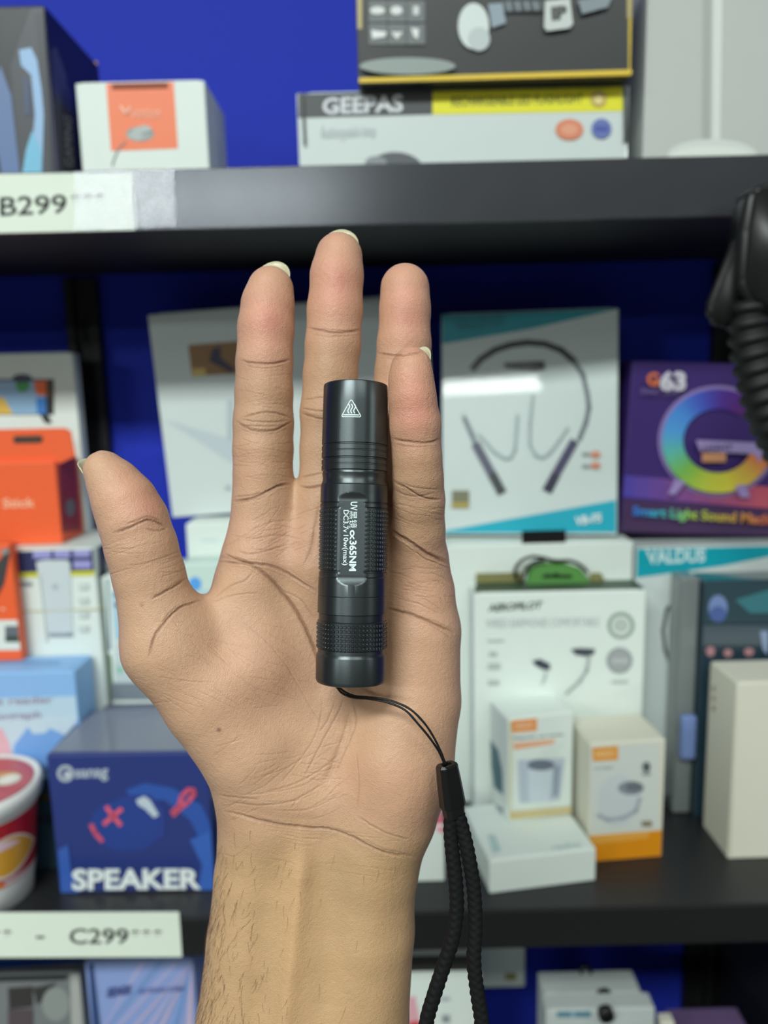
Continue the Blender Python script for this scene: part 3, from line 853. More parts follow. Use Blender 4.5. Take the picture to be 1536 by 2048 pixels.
hs = nt.nodes.new('ShaderNodeMix'); hs.data_type = 'RGBA'; hs.blend_type = 'MULTIPLY'; hs.inputs[0].default_value = 0.22
nt.links.new(a.outputs['Color'], hs.inputs[6]); nt.links.new(wv.outputs['Color'], hs.inputs[7])
nt.links.new(a.outputs['Color'], b.inputs['Base Color'])
b.inputs['Roughness'].default_value = 0.48
b.inputs['Specular IOR Level'].default_value = 0.4
b.inputs['Subsurface Weight'].default_value = 0.25
b.inputs['Subsurface Radius'].default_value = (1.0, 0.42, 0.25)
b.inputs['Subsurface Scale'].default_value = 0.0022
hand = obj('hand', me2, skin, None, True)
tag(hand, 'open left hand and wrist held palm forward, thumb stretched out, holding the black flashlight', 'hand')

# fingernails seen past the fingertips
nail_m = mat('fingernail', (188, 184, 152), rough=0.35, var=0.04, coat=0.2)
def nail(tip, base_, Yt, Yb, wpx, over, roll):
    """curved plate on the back of a finger whose free edge stands `over` px past the tip"""
    pt, pb = PH(tip[0], tip[1], Yt), PH(base_[0], base_[1], Yb)
    d = (pt - pb).normalized(); k = vdepth(pt) / FPX
    n = Vector((math.sin(math.radians(roll)), math.cos(math.radians(roll)), 0)); n = (n - d * n.dot(d)).normalized()
    s = d.cross(n)
    if s.x < 0: s = -s
    R = wpx * k
    bm = bmesh.new(); nu, nl = 16, 12
    def lay(rad):
        g = []
        for j in range(nl + 1):
            row = []
            for i in range(nu + 1):
                u = -1 + 2 * i / nu; ph = u * math.radians(72)
                edge = math.cos(ph) ** 0.8
                L = -0.0085 + (j / nl) * (0.0085 + over * k * (1.5 * edge - 0.5))
                row.append(bm.verts.new(pt + s * (rad * math.sin(ph)) + n * (rad * math.cos(ph) * 0.72) + d * L))
            g.append(row)
        return g
    A, B = lay(R), lay(R - 0.00045)
    for j in range(nl):
        for i in range(nu):
            bm.faces.new((A[j][i], A[j][i + 1], A[j + 1][i + 1], A[j + 1][i]))
            bm.faces.new((B[j][i], B[j + 1][i], B[j + 1][i + 1], B[j][i + 1]))
    for i in range(nu):
        bm.faces.new((A[nl][i], A[nl][i + 1], B[nl][i + 1], B[nl][i])); bm.faces.new((A[0][i], B[0][i], B[0][i + 1], A[0][i + 1]))
    for j in range(nl):
        bm.faces.new((A[j][0], A[j + 1][0], B[j + 1][0], B[j][0])); bm.faces.new((A[j][nu], B[j][nu], B[j + 1][nu], A[j + 1][nu]))
    o = from_bm('fingernail', bm, nail_m, hand, True)
    return o
nail((545, 547), (536, 640), .2645, .2640, 36, 32, 8)
nail((682, 482), (673, 580), .2670, .2655, 37, 34, 2)
nail((811, 545), (810, 640), .2685, .2670, 38, 24, 0)
nail((836, 720), (828, 800), .2372, .2370, 27, 31, 34)
nail((190, 928), (226, 990), .2460, .2455, 34, 24, -62)

# fine dark hairs on the thumb side of the forearm
cand = np.where((front > 0.35) & (px[:, 0] > 396) & (px[:, 0] < 800) & (px[:, 1] > 1660) & (px[:, 1] < 2060))[0]
wgt = np.exp(-np.maximum(px[cand, 0] - 410, 0) / 45) + 0.012
wgt *= np.clip((px[cand, 1] - 1650) / 160, 0.15, 1)
pick = rng.choice(cand, 420, replace=False, p=wgt / wgt.sum())
bm = bmesh.new()
for i in pick:
    p0 = Vector(co[i]); n0 = Vector(no[i]).normalized()
    d0 = Vector((rng.normal(-0.22, 0.25), 0, -1.0)); d0 = (d0 - n0 * d0.dot(n0)).normalized()
    L_ = rng.uniform(0.002, 0.006); bend = rng.normal(0, 0.25); s0 = d0.cross(n0)
    pts_ = [p0 + d0 * (L_ * t) + s0 * (L_ * bend * t * t) + n0 * (0.00005 + 0.00035 * math.sin(t * 2.6)) for t in (0, .3, .65, 1)]
    tube_bm(bm, pts_, [0.000034, 0.00003, 0.000024, 0.00001], seg=3, caps=False)
hair = from_bm('arm_hair', bm, mat('dark_body_hair', (96, 72, 54), rough=.6), hand, True)
hair['kind'] = 'stuff'
# ------------------------------------------------------------------ goods on the shelves
WH = mat('white_carton', (226, 236, 230), rough=0.5, var=0.02)
WHG = mat('white_glossy_carton', (214, 224, 222), rough=0.45, coat=0.6, var=0.02)
CREAM = mat('cream_carton', (222, 220, 204), rough=0.55, var=0.025)
GREY = mat('pale_grey_carton', (196, 200, 196), rough=0.55, var=0.02)
ORANGE = mat('orange_carton', (244, 100, 50), rough=0.5, var=0.03)
NAVY = mat('navy_carton', (24, 26, 62), rough=0.45, var=0.05)
SPK = mat('blue_speaker_carton', (38, 54, 122), rough=0.4, coat=0.35, var=0.05)
PURPLE = mat('purple_carton', (62, 40, 112), rough=0.45, coat=0.2, var=0.04)
CHAR = mat('charcoal_carton', (48, 51, 53), rough=0.5, coat=0.3, var=0.04, coat_rough=0.2)
TEAL_D = mat('dark_teal_wrap', (34, 56, 68), rough=0.25, coat=0.8, var=0.15, coat_rough=0.12)
SKY = mat('sky_blue_carton', (140, 186, 236), rough=0.5, var=0.03)
CLEAR_D = mat('grey_blister', (120, 128, 128), rough=0.25, coat=0.6, var=0.06)
KRAFT = mat('kraft_board', (178, 136, 84), rough=0.8, var=0.08)
BLK = mat('black_plastic', (18, 18, 19), rough=0.4, var=0.08)
W, K = (238, 242, 240), (30, 32, 34)

# ---- upper shelf
c = Carton('gaming_carton', 'dark glossy carton with blue smoke print at the left end of the upper shelf', NAVY, UP_Z, -130, 104, 13, .632, ym=180, depth=.112, gloss=0.25)
c.ink('printed_picture', [((66, 70, 78), rect(-128, 15, 102, 350)), ((40, 44, 52), [(-128, 15), (60, 15), (20, 130), (40, 350), (-128, 350)]),
      ((96, 122, 168), [(0, 130), (22, 190), (40, 350), (4, 350), (-20, 210)]), ((150, 186, 226), [(38, 100), (62, 95), (74, 120), (88, 210), (84, 350), (58, 350), (70, 230), (62, 150), (42, 130)]),
      ((60, 76, 110), [(46, 150), (58, 160), (62, 230), (50, 230)]), ((120, 190, 222), [(64, 262), (82, 300), (84, 350), (44, 350), (52, 300)]), ((52, 56, 64), [(70, 30), (92, 20), (108, 350), (98, 350)])])
c.ink('side_print', [((74, 76, 86), [(102, 100), (112, 92), (132, 150), (152, 345), (118, 345)]), ((62, 60, 62), [(124, 180), (140, 175), (154, 345), (128, 345)])], 'right')
c.text('GAMING', [(131, 332), (128, 228), (143, 236), (148, 334)], (190, 190, 192), 'right')
bm = bmesh.new(); bm_box(bm, c.w / 2 - .03, c.w / 2 - .001, c.d + .0003, c.d + .0013, c.h - .025, c.h + .004)
from_bm('cardboard_flap', bm, KRAFT, c.root)

c = Carton('mouse_carton', 'white carton with an orange square and a grey mouse on the upper shelf', WH, UP_Z, 157, 414, 163, .645, ym=250, depth=.078)
c.ink('orange_panel', [((246, 128, 84), [(212, 164), (347, 163), (356, 297), (222, 302)])])
c.ink('mouse_picture', [((150, 158, 158), ell(280, 268, 28, 15, 24)), ((176, 186, 184), [(254, 274), (270, 256), (290, 250), (304, 256), (300, 268), (276, 282)]), ((120, 128, 130), stroke([(252, 284), (238, 296), (228, 318), (224, 332)], 3)),
      ((130, 138, 140), stroke([(284, 268), (304, 262)], 3))])
c.text('vention', (262, 214, 320, 236), (250, 190, 160)); c.ink('printed_mark', [((250, 200, 176), stroke([(241, 212), (252, 228), (260, 214)], 4))])
bm = bmesh.new(); bm_box(bm, -.022, .022, -.0002, .0012, c.h - .006, c.h - .0008, .0004)
from_bm('thumb_notch', bm, mat('notch_shade', (150, 74, 48), rough=.7), c.root)  # darker block paints the shade inside the notch

g = Carton('lantern_carton', 'long white carton with black and yellow banner lying on the upper shelf', WHG, UP_Z, 595, 1257, 178, .645, ym=250, depth=.10, gloss=0.3)
g.ink('black_banner', [((72, 76, 78), [(596, 186), (866, 178), (866, 229), (596, 236)])])
g.ink('yellow_banner', [((238, 232, 40), [(865, 178), (1246, 166), (1246, 222), (865, 229)])])
g.text('GEEPAS', [(645, 196), (806, 188), (806, 224), (645, 229)], (222, 226, 232), bold=0.03)
g.text('RECHARGEABLE LED FLASHLIGHT', [(903, 192), (1166, 188), (1166, 206), (903, 213)], (112, 116, 40), bold=0.02)
g.ink('badge', [((200, 176, 90), ell(1197, 198, 17, 17)), ((236, 220, 150), ell(1197, 198, 9, 10))])
g.ink('badge', [((226, 138, 104), ell(1139, 259, 28, 21)), ((236, 164, 134), ell(1139, 259, 17, 12))])
g.ink('badge', [((106, 122, 188), ell(1203, 257, 20, 20)), ((76, 92, 170), rect(1190, 252, 1216, 263))])
g.ink('lamp_picture', [((92, 96, 102), ell(790, 342, 58, 38, 30)), ((140, 146, 150), ell(752, 326, 22, 14))])
g.text('Rechargeable lamp', [(642, 250), (750, 246), (750, 276), (642, 282)], (206, 212, 216))
g.ink('corner_strip', [((70, 74, 74), [(1247, 166), (1256, 166), (1256, 284), (1247, 286)])])
g.ink('corner_strip', [((60, 66, 66), stroke([(605, 186), (610, 290)], 5))])

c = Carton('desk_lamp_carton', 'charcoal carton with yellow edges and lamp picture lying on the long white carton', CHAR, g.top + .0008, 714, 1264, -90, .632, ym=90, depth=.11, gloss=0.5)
c.ink('yellow_edge', [((232, 200, 62), [(714, 156), (1264, 139), (1264, 155), (714, 174)]), ((214, 184, 60), rect(1257, -90, 1266, 150)), ((190, 176, 120), rect(712, -90, 724, 58)), ((186, 170, 116), rect(1254, -90, 1266, 36))])
tiles = []
for i in range(3):
    for j in range(2):
        x0, y0 = 738 + i * 38, 2 + j * 45
        tiles.append(((112, 118, 120), rect(x0, y0, x0 + 36, y0 + 42)))
c.ink('icon_tiles', tiles)
ic = [((226, 230, 228), ell(755, 21, 15, 8)), ((226, 230, 228), ell(793, 21, 12, 9)), ((214, 218, 216), rect(826, 12, 838, 30)), ((234, 238, 236), [(742, 60), (774, 64), (770, 74), (745, 78)]), ((226, 230, 228), [(782, 64), (806, 64), (794, 80)]), ((232, 236, 234), [(822, 56), (838, 58), (836, 78), (828, 74)])]
c.ink('icons', ic)
c.ink('bulb_picture', [((220, 230, 228), ell(947, 52, 31, 46, 30)), ((196, 206, 206), ell(958, 78, 22, 24, 24))])
c.ink('flexible_neck_picture', [((150, 166, 178), [(976, 8), (1004, 6), (1012, 46), (984, 56)])] +
      [((140, 152, 160) if i % 2 else (96, 104, 110), [(1004 + i * 9, 4), (1010 + i * 9, 2), (1014 + i * 9, 22 - i * .3), (1008 + i * 9, 24 - i * .3)]) for i in range(9)])
c.ink('lamp_arm_picture', [((138, 150, 158), [(1156, 0), (1226, -10), (1216, 14), (1164, 28)])])
c.ink('white_badge', [((208, 214, 212), [(1090, 2), (1140, -4), (1146, 48), (1138, 56), (1094, 62), (1088, 54)])])
c.text('IP', [(1102, 14), (1134, 10), (1134, 38), (1104, 42)], (56, 60, 58), bold=0.06)
c.ink('painted_glare', [((150, 162, 158), ell(815, 132, 96, 17, 30)), ((232, 200, 62), [(714, 156), (1264, 139), (1264, 155), (714, 174)])])  # pale oval imitates glare on the carton; yellow edge redrawn over it

c = Carton('floor_lamp_carton', 'tall pale grey carton picturing a white lamp at the right of the upper shelf', GREY, UP_Z, 1290, 1640, -160, .652, ym=160, depth=.10)
c.ink('lamp_picture', [((176, 180, 176), [(1406, -150), (1424, -150), (1420, 284), (1404, 284)]), ((226, 232, 226), [(1427, -150), (1447, -150), (1440, 290), (1424, 290)]),
      ((220, 226, 220), ell(1425, 312, 90, 34, 36)), ((232, 236, 230), ell(1425, 316, 86, 24, 36))])
c.ink('edge_print', [((212, 218, 214), rect(1290, -150, 1294, 330))], 'left')

# price strips on the shelf fronts
def strip(name, label, x0, x1, yt0, yb0, yt1, yb1, Y, s, quad, tape=None, extra=()):
    root = empty(name, P((x0 + x1) / 2, (yt0 + yb1) / 2, Y), None, label, 'price label')
    inv = root.matrix_world.inverted()
    def sheet(nm, q, y, m, th=.0003):
        bm = bmesh.new()
        f = [bm.verts.new(inv @ P(a, b_, y)) for a, b_ in q]; k = [bm.verts.new(v.co + Vector((0, th, 0))) for v in f]
        bm.faces.new(f); bm.faces.new(k[::-1])
        for i in range(4): bm.faces.new((f[i], k[i], k[(i + 1) % 4], f[(i + 1) % 4]))
        return from_bm(nm, bm, m, root)
    sheet('paper', [(x0, yt0), (x1, yt1), (x1 + 6, yb1), (x0, yb0)], Y - .0006, mat('label_paper', (226, 236, 222), rough=.55, var=.02))
    for t, q in [(s, quad)] + list(extra):
        v, f = text_geo(t, 0.03 if t == '*' else 0.015)
        (ax, ay), (bx, by), (cx, cy), (dx, dy) = q
        co_ = []
        for a, b_ in v:
            X_ = (dx * (1 - a) + cx * a) * (1 - b_) + (ax * (1 - a) + bx * a) * b_
            Y_ = (dy * (1 - a) + cy * a) * (1 - b_) + (ay * (1 - a) + by * a) * b_
            co_.append(tuple(inv @ P(X_, Y_, Y - .0008)))
        me_ = bpy.data.meshes.new('lettering'); me_.from_pydata(co_, [], f)
        obj('lettering', me_, mat('black_print', (34, 38, 36), rough=.6), root)
    if tape:
        sheet('clear_tape', tape, Y - .0011, tape_m, .00008)
    return root
tape_m = bpy.data.materials.new('crinkled_clear_tape'); tape_m.use_nodes = True
nt = tape_m.node_tree; b = nt.nodes['Principled BSDF']
b.inputs['Base Color'].default_value = (.9, .92, 1, 1); b.inputs['Roughness'].default_value = .16; b.inputs['Metallic'].default_value = 1.0; b.inputs['Alpha'].default_value = .16
nz = nt.nodes.new('ShaderNodeTexNoise'); nz.inputs['Scale'].default_value = 260; nz.inputs['Detail'].default_value = 5; nz.inputs['Roughness'].default_value = .7
tc = nt.nodes.new('ShaderNodeTexCoord'); nt.links.new(tc.outputs['Object'], nz.inputs['Vector'])
bp = nt.nodes.new('ShaderNodeBump'); bp.inputs['Strength'].default_value = .9; bp.inputs['Distance'].default_value = .0012
nt.links.new(nz.outputs['Fac'], bp.inputs['Height']); nt.links.new(bp.outputs['Normal'], b.inputs['Normal'])
strip('price_label', 'white paper price label B299 taped on the upper shelf edge', -260, 264, 351, 472, 345, 460, UP_F,
      'B299', [(0, 394), (133, 388), (134, 427), (0, 433)], extra=[('*', [(142 + i * 24, 389 - i), (160 + i * 24, 388 - i), (160 + i * 24, 405 - i), (142 + i * 24, 406 - i)]) for i in range(3)], tape=[(150, 344), (348, 338), (352, 452), (150, 462)])
strip('price_label', 'white paper price label C299 on the lower shelf edge', -260, 358, 1826, 1916, 1824, 1914, LOW_F,
      'C299', [(139, 1857), (257, 1857), (257, 1888), (139, 1889)], extra=[('-', [(72, 1872), (89, 1872), (89, 1877), (72, 1877)])] + [('*', [(x, 1859), (x + 17, 1859), (x + 17, 1875), (x, 1875)]) for x in (-42, -18, 6, 262, 284, 307)])

# ---- lower shelf, right half: back row first
big = Carton('tall_carton', 'tall plain white carton with hang tab behind the earphone carton', WH, LOW_Z, 893, 1262, 1087, .725, ym=1250, depth=.078)
big.ink('small_print', [((176, 186, 182), rect(900, 1078, 918, 1082))], 'front')
root_tab = bmesh.new()
p_ = big.local(1088, 1087)
bm_box(root_tab, p_.x - .021, p_.x + .021, .0005, .0015, big.h, big.h + .0125, .0004, 1)
from_bm('hang_tab', root_tab, BLK, big.root)
v2 = Carton('neckband_carton', 'neckband carton with teal logo corner at the right, behind the dark teal pack', WHG, LOW_Z, 1268, 1625, 1092, .728, ym=1250, depth=.074, gloss=.4)
v2.ink('teal_corner', [((0, 164, 182), [(1268, 1092), (1620, 1090), (1620, 1096), (1445, 1132), (1268, 1156)])])
v2.text('VALDUS', [(1291, 1099), (1412, 1097), (1410, 1124), (1294, 1129)], (210, 236, 236), bold=.03)
loop = [(1352, 1400), (1344, 1340), (1330, 1300), (1326, 1262), (1334, 1218), (1350, 1204), (1364, 1222), (1372, 1268), (1370, 1310), (1360, 1352), (1352, 1400)]
v2.ink('neckband_picture', [((88, 100, 102), stroke(loop[:6], 7)), ((128, 134, 132), stroke(loop[5:], 9)), ((66, 80, 92), [(1340, 1334), (1364, 1330), (1360, 1392), (1350, 1400)])])
v1 = Carton('neckband_carton', 'white neckband headphone carton with teal corners standing on the tall white carton', mat('white_laminated_carton', (210, 222, 220), rough=.4, coat=1.0, coat_rough=.03, var=.02), big.top + .001, 884, 1236, 622, .745, ym=850, depth=.03, yaw=-8, lean=7, spin=0, gloss=1.0)
v1.ink('teal_corner', [((8, 150, 165), [(880, 622), (1236, 606), (1236, 618), (1060, 658), (880, 688)])])
v1.ink('teal_corner', [((16, 172, 196), [(884, 1062), (1232, 1000), (1232, 1065), (884, 1066)])])
arc = [(945, 738), (962, 718), (990, 700), (1020, 690), (1055, 685), (1090, 688), (1122, 700), (1148, 722), (1166, 750), (1175, 790), (1178, 815), (1172, 845), (1158, 880)]
v1.ink('neckband_picture', [((58, 62, 66), stroke(arc[:8], 13)), ((112, 122, 126), stroke(arc[7:], 10)), ((190, 204, 206), stroke([(926, 828), (934, 845), (950, 870)], 9)), ((120, 128, 136), stroke([(928, 835), (952, 890)], 9)),
      ((96, 98, 118), stroke([(952, 890), (1003, 984)], 18)), ((70, 74, 78), stroke([(985, 950), (1003, 984)], 19)), ((74, 70, 100), stroke([(1148, 884), (1094, 980)], 18)), ((52, 50, 74), stroke([(1110, 952), (1096, 980)], 19)),
      ((160, 176, 178), stroke([(958, 870), (990, 905), (1010, 918), (1022, 916), (1030, 900), (1034, 850), (1035, 830)], 6)), ((160, 176, 178), stroke([(1136, 856), (1120, 880), (1100, 906), (1086, 916), (1072, 912), (1060, 890), (1060, 850), (1066, 790)], 6)),
      ((40, 44, 46), [(1008, 726), (1088, 722), (1090, 738), (1070, 742), (1010, 736)])])
v1.ink('gold_sticker', [((126, 126, 100), rect(904, 981, 938, 1005)), ((176, 158, 84), rect(903, 1005, 938, 1016))])
v1.ink('feature_marks', [((214, 140, 112), ell(1191, 909, 10, 7)), ((214, 140, 112), ell(1191, 931, 10, 7)), ((150, 158, 160), rect(1164, 905, 1180, 911)), ((150, 158, 160), rect(1164, 929, 1180, 935))])
v1.text('VALDUS', [(908, 642), (1006, 628), (1006, 648), (908, 662)], (40, 130, 140))
v1.text('VB-F5', [(1150, 1034), (1203, 1026), (1203, 1044), (1150, 1052)], (226, 242, 244), bold=.04)

pur = Carton('sound_machine_carton', 'purple carton with a rainbow letter G lamp standing above the teal logo carton', PURPLE, v2.top + .001, 1252, 1640, 728, .752, ym=900, depth=.045, spin=-3.0, gloss=.25)
pur.ink('glow_band', [(((84 + i * 12), 70 + (i * 2), 170 - i * 7), [(1240 + i * 30, 950 + i * 2.4), (1272 + i * 30, 952.4 + i * 2.4), (1270 + i * 30, 996 + i * 2.4), (1238 + i * 30, 993 + i * 2.4)]) for i in range(10)] + [((72, 50, 88), [(1240, 998), (1560, 1022), (1560, 1090), (1236, 1072)])])
gcol = [(96, 40, 120), (84, 48, 150), (70, 90, 196), (74, 140, 220), (84, 160, 224), (96, 190, 170), (130, 190, 80), (196, 206, 70), (222, 210, 70), (226, 180, 80), (220, 110, 80)]
quads = ring_quads(1436, 882, 112, 104, 42, 40, 40, -50, -345)
items = []
for i, q in enumerate(quads):
    u = i / 39 * (len(gcol) - 1); k = min(int(u), len(gcol) - 2); t = u - k
    items.append((tuple(gcol[k][j] * (1 - t) + gcol[k + 1][j] * t for j in range(3)), q))
pur.ink('letter_picture', [((150, 130, 190), ring_quads(1436, 882, 120, 111, 10, 9, 40, -50, -345))] + items +
        [((168, 150, 204), [(1392, 880), (1528, 886), (1520, 926), (1508, 908), (1400, 902)]), ((160, 140, 196), [(1350, 958), (1372, 964), (1350, 990), (1336, 988)]), ((160, 140, 196), [(1470, 972), (1490, 968), (1500, 994), (1482, 996)]), ((210, 150, 110), rect(1404, 906, 1452, 924))])
pur.text('LIGHT', (1406, 889, 1466, 901), (84, 70, 110), bold=.03)
pur.text('G', (1294, 745, 1318, 772), (226, 120, 60), bold=.04); pur.text('63', (1320, 742, 1372, 782), (214, 210, 222), bold=.05)
pur.text('SMART LAMP', [(1282, 776), (1358, 780), (1358, 791), (1282, 788)], (130, 112, 160))
pur.text('Smart Light Sound Machine', [(1266, 1012), (1575, 1030), (1573, 1058), (1264, 1036)], W, bold=.03, grad=[(50, 120, 220), (60, 190, 200), (170, 200, 70), (214, 180, 70), (220, 130, 80), (210, 80, 80)])
pb = Carton('sound_machine_carton', 'dim purple carton hidden behind the rainbow letter carton, only its edge seen', PURPLE, v2.top + .001, 1246, 1500, 745, .80, ym=850, depth=.025)

ear = Carton('earphone_carton', 'white earphone carton with green lid, badges and a black cable loop on top', WH, LOW_Z, 947, 1288, 1184, .686, ym=1330, depth=.036)
ear.ink('green_lid', [((62, 84, 62), [(948, 1184), (1290, 1178), (1270, 1150), (952, 1166)]), ((128, 128, 80), [(950, 1166), (1046, 1164), (1044, 1146), (950, 1146)])], 'top')
ear.text('AEROPILOT', [(978, 1208), (1086, 1202), (1082, 1218), (976, 1224)], (70, 80, 78), bold=.04)
ear.text('WIRED EARPHONES COMFORTABLE', [(972, 1239), (1198, 1235), (1198, 1252), (972, 1256)], (166, 176, 178))
ear.ink('badge', [((148, 164, 152), ring_quads(1242, 1251, 27, 27, 7, 7, 30)), ((190, 200, 192), ell(1242, 1250, 15, 14))])
ear.ink('badge', [((166, 172, 174), ell(1239, 1321, 25, 25)), ((150, 158, 160), ring_quads(1239, 1321, 26, 26, 4, 4, 30)), ((190, 196, 196), rect(1224, 1318, 1256, 1326))])
ear.ink('earbud_picture', [((66, 72, 84), [(1064, 1322), (1080, 1318), (1100, 1328), (1100, 1340), (1088, 1340), (1072, 1332)]), ((190, 200, 198), stroke([(1092, 1340), (1090, 1356), (1084, 1368)], 5)),
      ((74, 80, 90), [(1142, 1298), (1160, 1296), (1190, 1298), (1188, 1308), (1174, 1313), (1150, 1309)]), ((170, 180, 180), stroke([(1178, 1312), (1174, 1340), (1160, 1362), (1132, 1388)], 6))])
ear.ink('icon_column', [((184, 194, 190), rect(974, 1279, 1008, 1283)), ((184, 194, 190), rect(978, 1303, 994, 1312)), ((184, 194, 190), rect(976, 1326, 1000, 1338)), ((184, 194, 190), rect(976, 1360, 998, 1370))])
ear.ink('badge_caption', [((196, 204, 200), rect(1224, 1359, 1256, 1366))])
# hang tab and cable on the lid
def tab_poly(c, px_, Ydepth, th, m, nm):
    bm = bmesh.new(); inv = c.root.matrix_world.inverted()
    f = [bm.verts.new(inv @ P(x, y, Ydepth)) for x, y in px_]; k = [bm.verts.new(v.co + Vector((0, th, 0))) for v in f]
    n_ = len(f); bm.faces.new(f); bm.faces.new(k[::-1])
    for i in range(n_): bm.faces.new((f[i], k[i], k[(i + 1) % n_], f[(i + 1) % n_]))
    return from_bm(nm, bm, m, c.root)
GRN = mat('green_card', (88, 146, 74), rough=.5, var=.04)
Yt = ear.P0.y + .028
tab_poly(ear, [(1050, 1182), (1056, 1140), (1070, 1128), (1090, 1124), (1130, 1126), (1160, 1136), (1178, 1160), (1180, 1182)], Yt, .001, GRN, 'hang_tab')
tab_poly(ear, [(1082, 1156), (1092, 1148), (1106, 1150), (1112, 1145), (1120, 1150), (1142, 1150), (1146, 1156)], Yt - .0004, .0003, BLK, 'tab_slot')
tab_poly(ear, [(952, 1166), (952, 1147), (1044, 1145), (1046, 1164)], Yt + .004, .001, mat('khaki_card', (132, 130, 82), rough=.6), 'lid_flap')
tab_poly(ear, [(1178, 1164), (1182, 1146), (1202, 1146), (1210, 1162)], Yt + .004, .001, mat('khaki_card', (132, 130, 82), rough=.6), 'lid_flap')
bm = bmesh.new(); inv = ear.root.matrix_world.inverted()
tube_bm(bm, spline([inv @ P(x, y, Yt - .002) for x, y in [(1034, 1160), (1030, 1142), (1040, 1124), (1062, 1114), (1086, 1116), (1110, 1122), (1140, 1122), (1160, 1130), (1176, 1144)]], 50), .0017, seg=8)
tube_bm(bm, spline([inv @ P(x, y, Yt - .005) for x, y in [(1042, 1168), (1050, 1146), (1064, 1126), (1090, 1120)]], 24), .0014, seg=8)
from_bm('cable', bm, BLK, ear.root, True)

tl = Carton('smartwatch_pack', 'glossy dark teal pack with blue pictures at the right, behind the cream carton', TEAL_D, LOW_Z, 1402, 1600, 1162, .688, ym=1300, depth=.035, gloss=.6)
tl.ink('printed_picture', [((46, 70, 80), rect(1404, 1164, 1598, 1246)), ((120, 140, 190), ell(1436, 1216, 19, 26)), ((78, 100, 160), ell(1436, 1228, 17, 16)), ((60, 120, 130), [(1470, 1200), (1536, 1180), (1590, 1200), (1590, 1226), (1500, 1226)]),
      ((74, 88, 98), rect(1406, 1250, 1598, 1290)), ((176, 130, 136), ell(1421, 1303, 9, 10)), ((176, 130, 136), ell(1456, 1306, 9, 8)), ((176, 130, 136), ell(1498, 1304, 10, 8)), ((140, 158, 190), [(1520, 1262), (1536, 1262), (1536, 1310), (1526, 1300)])])
bm = bmesh.new(); bm_box(bm, -tl.w / 2 - .0185, -tl.w / 2 - .0004, .006, .034, .0, tl.h + .003, .003, 3)
from_bm('blister_side', bm, CLEAR_D, tl.root)
bm = bmesh.new(); bm_box(bm, -tl.w / 2 - .016, -tl.w / 2 - .001, -.004, .0055, .06, .105, .004, 3)
from_bm('blue_insert', bm, mat('pale_blue_plastic', (120, 142, 196), rough=.35), tl.root)
cr = Carton('cream_carton', 'cream white carton with a recessed panel line at the right edge of lower shelf', CREAM, LOW_Z, base=((1455, 1718), (1660, 1712)), yt=1364, depth=.052)
cr.ink('panel_line', [((176, 172, 150), stroke([(1476, 1366), (1536, 1362), (1640, 1360)], 4)), ((190, 186, 164), stroke([(1474, 1370), (1459, 1712)], 3))])
cr.ink('side_marks', [((150, 146, 136), rect(1424, 1372 + i * 20, 1430, 1382 + i * 20)) for i in range(3)] + [((206, 204, 184), stroke([(1420, 1330), (1408, 1640)], 3))], 'left')

flat = Carton('flat_carton', 'flat white carton lying on the lower shelf under a small white carton', WH, LOW_Z, base=((979, 1788), (1191, 1761)), yt=1710, depth=.085)
flat.text('redmi', [(1105, 1688), (1160, 1682), (1160, 1694), (1105, 1701)], (150, 190, 194), 'top')
flat.ink('pale_print', [((180, 206, 206), [(975, 1668), (990, 1670), (1002, 1702), (986, 1706)])], 'top')
oc = Carton('holder_carton', 'white phone holder carton with solid orange bottom band', CREAM, LOW_Z, base=((1175, 1725), (1323, 1713)), yt=1484, depth=.054)
oc.ink('orange_band', [((228, 146, 18), [(1175, 1672), (1324, 1660), (1324, 1714), (1176, 1726)]), ((232, 168, 70), [(1178, 1672), (1300, 1662), (1296, 1676), (1180, 1690)])])
oc.ink('front_panel', [((214, 220, 214), [(1182, 1494), (1316, 1486), (1316, 1656), (1184, 1666)])])
oc.ink('orange_label', [((232, 160, 62), [(1184, 1496), (1236, 1492), (1236, 1520), (1186, 1523)])])
oc.text('HOCO', [(1192, 1503), (1228, 1500), (1228, 1512), (1192, 1515)], (244, 206, 150), bold=.04)
oc.ink('holder_picture', [((206, 214, 216), ell(1236, 1600, 40, 52)), ((140, 148, 156), ell(1262, 1576, 26, 14)), ((110, 118, 126), ell(1268, 1574, 17, 9)), ((170, 178, 186), stroke([(1196, 1630), (1216, 1640), (1246, 1636), (1272, 1622), (1280, 1596)], 8)), ((92, 98, 100), ell(1293, 1534, 8, 10)), ((130, 136, 136), rect(1284, 1546, 1302, 1550)), ((140, 132, 106), rect(1284, 1642, 1304, 1653))])
oc.text('car holder', [(1190, 1532), (1226, 1530), (1226, 1538), (1190, 1540)], (176, 182, 186))
sm = Carton('holder_carton', 'small white car holder carton with orange label standing on the flat carton', WH, flat.top + .0012, base=((1016, 1647), (1144, 1627)), yt=1432, depth=.045)
sm.ink('orange_label', [((236, 156, 92), [(1022, 1440), (1074, 1436), (1074, 1462), (1024, 1466)]), ((236, 178, 142), [(1026, 1486), (1112, 1478), (1106, 1488), (1028, 1500)])])
sm.text('HOCO', [(1032, 1447), (1064, 1444), (1064, 1455), (1032, 1458)], (248, 206, 170), bold=.04)
sm.text('Magnetic car holder', [(1026, 1474), (1130, 1466), (1130, 1472), (1026, 1480)], (130, 136, 140), bold=.03)
